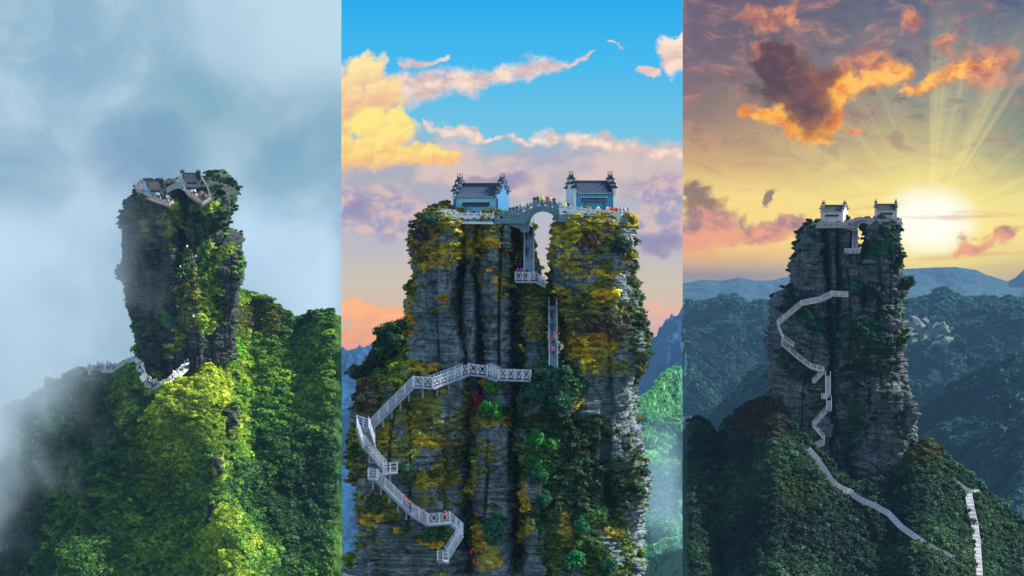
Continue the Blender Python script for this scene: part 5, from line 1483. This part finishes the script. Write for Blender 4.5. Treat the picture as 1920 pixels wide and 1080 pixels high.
# ------------------------------------------------------------------ visitors
m_skin = plain('skin', (0.50, 0.32, 0.24), 0.6, 0.1, 8)
m_hair = plain('black_hair', (0.02, 0.018, 0.016), 0.6, 0.2, 9)
m_trou = plain('dark_trousers', (0.03, 0.035, 0.05), 0.8, 0.2, 8)
CL = dict(red=(0.52, 0.03, 0.05), pink=(0.62, 0.14, 0.26), lime=(0.62, 0.80, 0.04), navy=(0.03, 0.05, 0.16), dark=(0.03, 0.03, 0.045), white=(0.75, 0.75, 0.75), mauve=(0.48, 0.36, 0.46), purple=(0.22, 0.06, 0.42), blue=(0.02, 0.03, 0.55), grey=(0.3, 0.32, 0.36))
m_cl = {k: plain(k + '_jacket', v, 0.8, 0.15, 6) for k, v in CL.items()}

def body_mesh(name, pose):
    """standing, leaning or climbing figure grown over a joint skeleton; 1.7 m tall"""
    if pose == 'stand': hipL, kL, aL = (0.09, 0, 0.9), (0.10, -0.02, 0.48), (0.10, 0.02, 0.07); hipR, kR, aR = (-0.09, 0, 0.9), (-0.10, -0.01, 0.48), (-0.10, 0.03, 0.07); ls = 0.0; elL, haL = (0.27, 0.02, 1.14), (0.25, -0.12, 0.92); elR, haR = (-0.27, 0.02, 1.14), (-0.25, -0.10, 0.92)
    elif pose == 'lean': hipL, kL, aL = (0.09, 0, 0.9), (0.10, -0.02, 0.48), (0.12, 0.04, 0.07); hipR, kR, aR = (-0.09, 0, 0.9), (-0.10, -0.06, 0.49), (-0.12, 0.06, 0.07); ls = -0.10; elL, haL = (0.26, -0.20, 1.16), (0.16, -0.42, 1.12); elR, haR = (-0.26, -0.20, 1.16), (-0.16, -0.42, 1.12)
    else: hipL, kL, aL = (0.09, 0, 0.9), (0.10, -0.24, 0.62), (0.10, -0.20, 0.22); hipR, kR, aR = (-0.09, 0, 0.9), (-0.10, 0.03, 0.48), (-0.10, 0.10, 0.07); ls = -0.06; elL, haL = (0.27, 0.12, 1.14), (0.24, 0.0, 0.94); elR, haR = (-0.27, -0.12, 1.16), (-0.24, -0.30, 1.06)
    V = [(0, 0, 0.95), (0, ls * 0.4, 1.18), (0, ls, 1.40), (0, ls * 1.2, 1.50), (0, ls * 1.3 - 0.01, 1.60), (0, ls * 1.3, 1.69)]
    Rr = [(0.15, 0.105), (0.135, 0.10), (0.15, 0.10), (0.055, 0.055), (0.082, 0.10), (0.06, 0.07)]
    E = [(0, 1), (1, 2), (2, 3), (3, 4), (4, 5)]
    def chain(start, pts, rad):
        p = start
        for q, r_ in zip(pts, rad):
            V.append(q); Rr.append((r_, r_)); E.append((p, len(V) - 1)); p = len(V) - 1
    ft = lambda a: (a[0], a[1] - 0.16, a[2] - 0.03)
    chain(0, [hipL, kL, aL, ft(aL)], [0.095, 0.065, 0.045, 0.04]); chain(0, [hipR, kR, aR, ft(aR)], [0.095, 0.065, 0.045, 0.04])
    chain(2, [(0.20, ls, 1.39), elL, haL], [0.065, 0.05, 0.038]); chain(2, [(-0.20, ls, 1.39), elR, haR], [0.065, 0.05, 0.038])
    me = bpy.data.meshes.new(name); me.from_pydata(V, E, [])
    o = bpy.data.objects.new(name, me); col.objects.link(o)
    md = o.modifiers.new('skin', 'SKIN'); md.use_smooth_shade = True
    for i, sv in enumerate(me.skin_vertices[0].data): sv.radius = Rr[i]; sv.use_root = (i == 0)
    o.modifiers.new('sub', 'SUBSURF').levels = 1
    dg = bpy.context.evaluated_depsgraph_get()
    out = bpy.data.meshes.new_from_object(o.evaluated_get(dg))
    bpy.data.objects.remove(o)
    out.name = name
    out.materials.clear()
    for m in (m_cl['dark'], m_trou, m_skin, m_hair): out.materials.append(m)
    hands = [Vector(haL), Vector(haR)]
    for p in out.polygons:
        c = p.center
        k = 0
        if c.z < 0.92: k = 1
        if c.z > 1.50: k = 2
        if c.z > 1.645 or (c.z > 1.54 and c.y > ls * 1.3 + 0.02): k = 3
        if min((c - h).length for h in hands) < 0.07: k = 2
        p.material_index = k
    return out
BODY = {k: body_mesh('person_' + k, k) for k in ('stand', 'lean', 'climb')}

def person(loc, cloth, pose, yaw, label, group=None, k=1.0, tilt=0.0, trou=None):
    o = bpy.data.objects.new('person', BODY[pose]); col.objects.link(o)
    o.location = loc; o.rotation_euler = (tilt, 0, yaw); o.scale = (k,) * 3
    o.material_slots[0].link = 'OBJECT'; o.material_slots[0].material = m_cl[cloth]
    if trou: o.material_slots[1].link = 'OBJECT'; o.material_slots[1].material = m_cl[trou]
    tag(o, label, 'person', group)
    return o

GB = 'visitors on the arch bridge'; GC = 'dark-clad visitors near the bridge end'; GS = 'visitors on the zigzag stairs'
D = D2
# (x, feet row, depth, clothing, pose, yaw deg, label, group)
PE = [(1002, 391, D + 3.0, 'dark', 'lean', 10, 'person in dark clothes at the left of the arch bridge crown', GC), (1008, 390, D + 3.4, 'dark', 'stand', -20, 'person in dark clothes next to the lime jacket on the arch bridge', GC),
      (1016, 389, D + 2.7, 'lime', 'lean', 0, 'person in lime jacket at the middle of the arch bridge', None), (1026, 390, D + 2.7, 'red', 'lean', 10, 'person in red jacket right of the lime jacket on the arch bridge', None),
      (1032, 391, D + 3.3, 'mauve', 'stand', 30, 'person in mauve at the right of the arch bridge crown', None), (1039, 393, D + 2.9, 'dark', 'lean', 0, 'person in dark clothes on the falling right side of the arch bridge', None),
      (1050, 401, D + 2.6, 'dark', 'stand', 0, 'person in dark clothes at the right foot of the arch bridge', None), (1058, 402, D + 2.3, 'lime', 'lean', 15, 'person in lime top at the terrace corner by the deep blue temple', None),
      (1066, 402, D + 2.6, 'navy', 'stand', -15, 'person in navy at the left wall of the deep blue temple', None), (1121, 409, D + 1.6, 'white', 'lean', 0, 'lone person in white leaning before the deep blue temple', None),
      (1144, 411, D + 1.5, 'red', 'lean', 0, 'first of three red jackets at the right end of the terrace', 'red jackets at the right terrace'), (1150, 411, D + 1.9, 'red', 'stand', 20, 'middle of three red jackets at the right end of the terrace', 'red jackets at the right terrace'),
      (1156, 411, D + 1.5, 'red', 'lean', -10, 'rightmost of three red jackets at the right end of the terrace', 'red jackets at the right terrace'), (1139, 410, D + 1.8, 'white', 'stand', 10, 'person in white beside the red jackets on the terrace', None),
      (1164, 411, D + 2.2, 'mauve', 'stand', 0, 'person in mauve at the right corner balustrade', 'mauve visitors at the corner'), (1171, 410, D + 2.6, 'mauve', 'stand', 30, 'last person in mauve at the far right corner', 'mauve visitors at the corner'),
      (889, 415, D + 2.3, 'blue', 'lean', 0, 'person in blue behind the white balustrade of the pale cyan temple', None), (911, 416, D + 2.3, 'pink', 'lean', 10, 'person in pink behind the white balustrade', None), (917, 416, D + 2.6, 'pink', 'stand', 0, 'second person in pink behind the white balustrade', None),
      (923, 415, D + 2.4, 'dark', 'stand', 0, 'person in dark clothes right of the two in pink', None), (929, 414, D + 2.5, 'dark', 'stand', 25, 'person in dark clothes at the right corner of the pale cyan temple', None),
      (957, 410, D + 4.2, 'dark', 'stand', 0, 'dark-clad person in the cluster between temple and bridge', GC), (963, 409, D + 3.8, 'navy', 'stand', 40, 'navy-clad person in the cluster between temple and bridge', GC), (969, 408, D + 4.4, 'dark', 'stand', -30, 'tall dark-clad person in the cluster between temple and bridge', GC), (976, 405, D + 4.0, 'grey', 'stand', 0, 'grey-clad person at the left foot of the arch bridge', GC)]
# on the steep stairs: follow the flight
def on_flight(a, b, x, y):
    t = (y - a[1]) / (b[1] - a[1]); d = a[2] + (b[2] - a[2]) * t
    return W(x, y, d - 0.05)
A, B = (983, 424, D + 6.5), (983, 522, D + 1.6)
for (x, y, c, lab) in ((995, 446, 'dark', 'dark figure near the top of the steep stairs'), (988, 451, 'dark', 'dark figure second from the top of the steep stairs'), (988, 484, 'navy', 'navy figure halfway down the steep stairs')):
    person(on_flight(A, B, x, y), c, 'climb', R(180), lab, 'climbers on the steep stairs')
for (x, dd, c, lab) in ((971, 1.6, 'purple', 'leftmost visitor in purple on the railed platform'), (976, 1.9, 'purple', 'second visitor in purple on the railed platform'), (981, 1.5, 'purple', 'visitor in purple nearest the stairs on the railed platform'), (979, 0.7, 'red', 'visitor in red at the front of the railed platform'), (989, 1.7, 'dark', 'visitor in dark clothes on the right of the railed platform')):
    person(W(x, 526, D + dd), c, 'stand', R(20 * (x % 5)), lab, 'visitors on the railed platform')
A, B = (1029, 572, D + 3.6), (1030, 690, D - 0.6)
for (x, y, c, tr, lab) in ((1035, 602, 'dark', None, 'dark climber highest in the gap stairs'), (1035, 626, 'navy', 'navy', 'navy climber in the gap stairs'), (1041, 642, 'pink', 'white', 'climber in pink and white in the gap stairs'), (1037, 652, 'red', None, 'climber in red in the gap stairs'), (1037, 671, 'pink', None, 'lowest climber in pink in the gap stairs')):
    person(on_flight(A, B, x, y), c, 'climb', R(180), lab, 'climbers in the gap stairs', trou=tr)
for q in PE: person(W(q[0], q[1], q[2]), q[3], q[4], R(q[5]), q[6], q[7])
def on_line(a, b, da, db, t, off=0.5):
    p = W(*a, da).lerp(W(*b, db), t); p.y += off; return p
Fa = ((706, 900), (770, 963), D - 7.4, D - 7.2)
person(on_line(*Fa, 0.82), 'red', 'climb', R(-60), 'upper of two visitors in red on the longest lower flight', GS)
person(on_line(*Fa, 0.99), 'red', 'climb', R(-60), 'second of two visitors in red on the longest lower flight', GS)
person(on_line((770, 963), (802, 983), D - 7.2, D - 7.0, 0.8), 'red', 'climb', R(-60), 'visitor in red nearest the curved-pattern walkway', GS)
person(on_line((803, 984), (844, 981), D - 7.0, D - 7.0, 0.75), 'red', 'stand', R(0), 'visitor in red standing on the curved-pattern walkway', GS)
person(W(676, 806, D - 5.4), 'blue', 'lean', R(0), 'visitor in bright blue on the corner landing', GS)
person(W(884, 1052, D - 1.0), 'red', 'climb', R(180), 'upper visitor in red in the dark slot at the bottom', 'visitors in the dark slot')
person(W(889, 1070, D - 1.6), 'red', 'climb', R(180), 'lower visitor in red in the dark slot at the bottom', 'visitors in the dark slot')

# crowds of the misty tower
r = random.Random(5)
for k in range(13):
    t = k / 12; x = 292 + 27 * t + r.uniform(-3, 3); y = 372 + 10 * t + r.uniform(-3, 3)
    person(W(x, y, D1 - 1 - 2 * t), r.choice(['white', 'white', 'grey', 'dark']), 'stand', r.uniform(0, 6), 'visitor crowding the left terrace of the misty tower', 'visitors on the left misty terrace', 1.25, R(10))
for k in range(14):
    t = k / 13; x = 360 + 28 * t + r.uniform(-3, 3); y = 368 + 8 * t + r.uniform(-4, 3)
    person(W(x, y, D1 - 1.5), r.choice(['white', 'white', 'grey', 'red']), 'stand', r.uniform(0, 6), 'visitor crowding the right terrace of the misty tower', 'visitors on the right misty terrace', 1.25, R(10))
def crowd(P, n, label, group):
    for k in range(n):
        i = r.randrange(len(P) - 1); p = P[i].lerp(P[i + 1], r.random())
        v = p.normalized()
        p = p - v * 0.6 + Vector((r.uniform(-0.8, 0.8), 0, r.uniform(-0.9, 0.6)))
        person(p, r.choice(['white', 'white', 'white', 'grey', 'mauve']), 'stand', r.uniform(0, 6), label, group, 1.25, R(8))
crowd(PT1['a'][1], 26, 'white-clad visitor on the far left path in the mist', 'crowd on the far left misty path')
crowd(PT1['c'][1], 44, 'white-clad visitor on the curved path at the foot of the misty tower', 'crowd on the curved misty path')
crowd(PT1['d'][1], 8, 'white-clad visitor on the steps into the misty cleft', 'climbers at the misty cleft')
for k in range(9):
    t = k / 8
    x = 340 + 18 * math.sin(k * 1.9) + 10; y = 470 + 150 * t
    d = surf_depth(1, x, y, ('rock',)) or D1
    person(W(x, y, d - 0.5), 'white', 'stand', r.uniform(0, 6), 'tiny white-clad climber in the cleft of the misty tower', 'climbers in the misty cleft', 1.25, R(8))
# ------------------------------------------------------------------ air
g = G('blue_haze')
pv = g.node('ShaderNodeVolumePrincipled')
pv.inputs['Color'].default_value = (0.155, 0.33, 0.54, 1)
pv.inputs['Density'].default_value = HAZE_D
pv.inputs['Anisotropy'].default_value = 0.0
g.t.links.new(pv.outputs[0], g.out.inputs['Volume'])
mb = MB(); zb = -1401.0
mb.box((0, HAZE_END / 2 - 60, (HAZE_TOP + zb) / 2), (14400, HAZE_END + 120, HAZE_TOP - zb))
hz = mb.build('haze', g.m)
tag(hz, kind='stuff', label='thin blue haze filling the valleys', cat='haze')

def mist_bank(name, c, size, dens, col_, scale, thr, seed, label, soft=0.25):
    """a drifting bank of cloud: a soft-edged volume with billows"""
    g = G(name); 
    n = g.node('ShaderNodeTexCoord'); p = S(g, n.outputs['Object'])
    x, y, z = g.sep(p)
    r = (x * x + y * y + z * z).sqrt()
    q = g.comb(x * (size[0] * scale) + seed, y * (size[1] * scale), z * (size[2] * scale))
    a = g.noise(q, 1.0, 4, 0.55, 0.5)
    d = (a - thr + (0.55 - r) * soft * 2.0).step(0.0, 0.22) * r.step(1.0, 0.55)
    pv = g.node('ShaderNodeVolumePrincipled')
    pv.inputs['Color'].default_value = (*col_, 1)
    pv.inputs['Anisotropy'].default_value = 0.2
    g.put(pv.inputs['Density'], d * dens)
    g.t.links.new(pv.outputs[0], g.out.inputs['Volume'])
    me = bpy.data.meshes.new(name)
    bm = bmesh.new(); bmesh.ops.create_icosphere(bm, subdivisions=3, radius=1.02); bm.to_mesh(me); bm.free()
    me.materials.append(g.m)
    o = bpy.data.objects.new(name, me); col.objects.link(o)
    o.location = c; o.scale = size
    tag(o, label, 'mist', kind='stuff')
    return o

def mist_sheet(name, px, py, d0, d1, dens, col_, scale, bound, seed, label):
    """a wide bank of torn mist: fills a box, thinning out along a slanted edge"""
    a = W(px[0], py[1], (d0 + d1) / 2); b = W(px[1], py[0], (d0 + d1) / 2)
    c = Vector(((a.x + b.x) / 2, (d0 + d1) / 2, (a.z + b.z) / 2)); sz = Vector(((b.x - a.x) / 2, (d1 - d0) / 2, (b.z - a.z) / 2))
    g = G(name)
    x, y, z = g.sep(S(g, g.node('ShaderNodeTexCoord').outputs['Object']))
    q = g.comb(x * (sz.x * scale) + seed, y * (sz.y * scale), z * (sz.z * scale))
    n = g.noise(q, 1.0, 5, 0.58, 0.7)
    u = x * 0.5 + 0.5; v = z * 0.5 + 0.5
    m = bound(u, v) + (n - 0.5) * 1.7
    d = m.step(0.0, 0.85) * y.abs().step(1.0, 0.6) * v.step(1.0, 0.55) * v.step(0.0, 0.1) * x.step(1.0, 0.85)
    pv = g.node('ShaderNodeVolumePrincipled')
    pv.inputs['Color'].default_value = (*col_, 1); pv.inputs['Anisotropy'].default_value = 0.1
    g.put(pv.inputs['Density'], d * dens)
    g.t.links.new(pv.outputs[0], g.out.inputs['Volume'])
    mb = MB(); mb.box((0, 0, 0), (2, 2, 2)); o = mb.build(name, g.m)
    o.location = c; o.scale = sz
    tag(o, label, 'mist', kind='stuff')
    return o
MC = (0.57, 0.70, 0.80)
mist_sheet('mist', (-120, 330), (330, 1120), 650, 800, 0.045, MC, 0.045, lambda u, v: v * 0.95 + 0.22 - u * 1.12, 3.0, 'torn mist drifting over the left woods of the cloudy view')
mist_sheet('mist', (425, 634), (330, 640), 850, 960, 0.03, MC, 0.05, lambda u, v: 0.75 - v * 0.55 - (u - 0.45) * 0.3, 11.0, 'cloud bank behind the ridge right of the mossy tower')
mist_sheet('mist', (1200, 1279), (740, 1000), 1500, 1850, 0.0030, (0.50, 0.74, 0.90), 0.014, lambda u, v: 0.25 + u * 0.3 - (v - 0.5) * 0.6, 17.0, 'pale mist over the bright green slope')
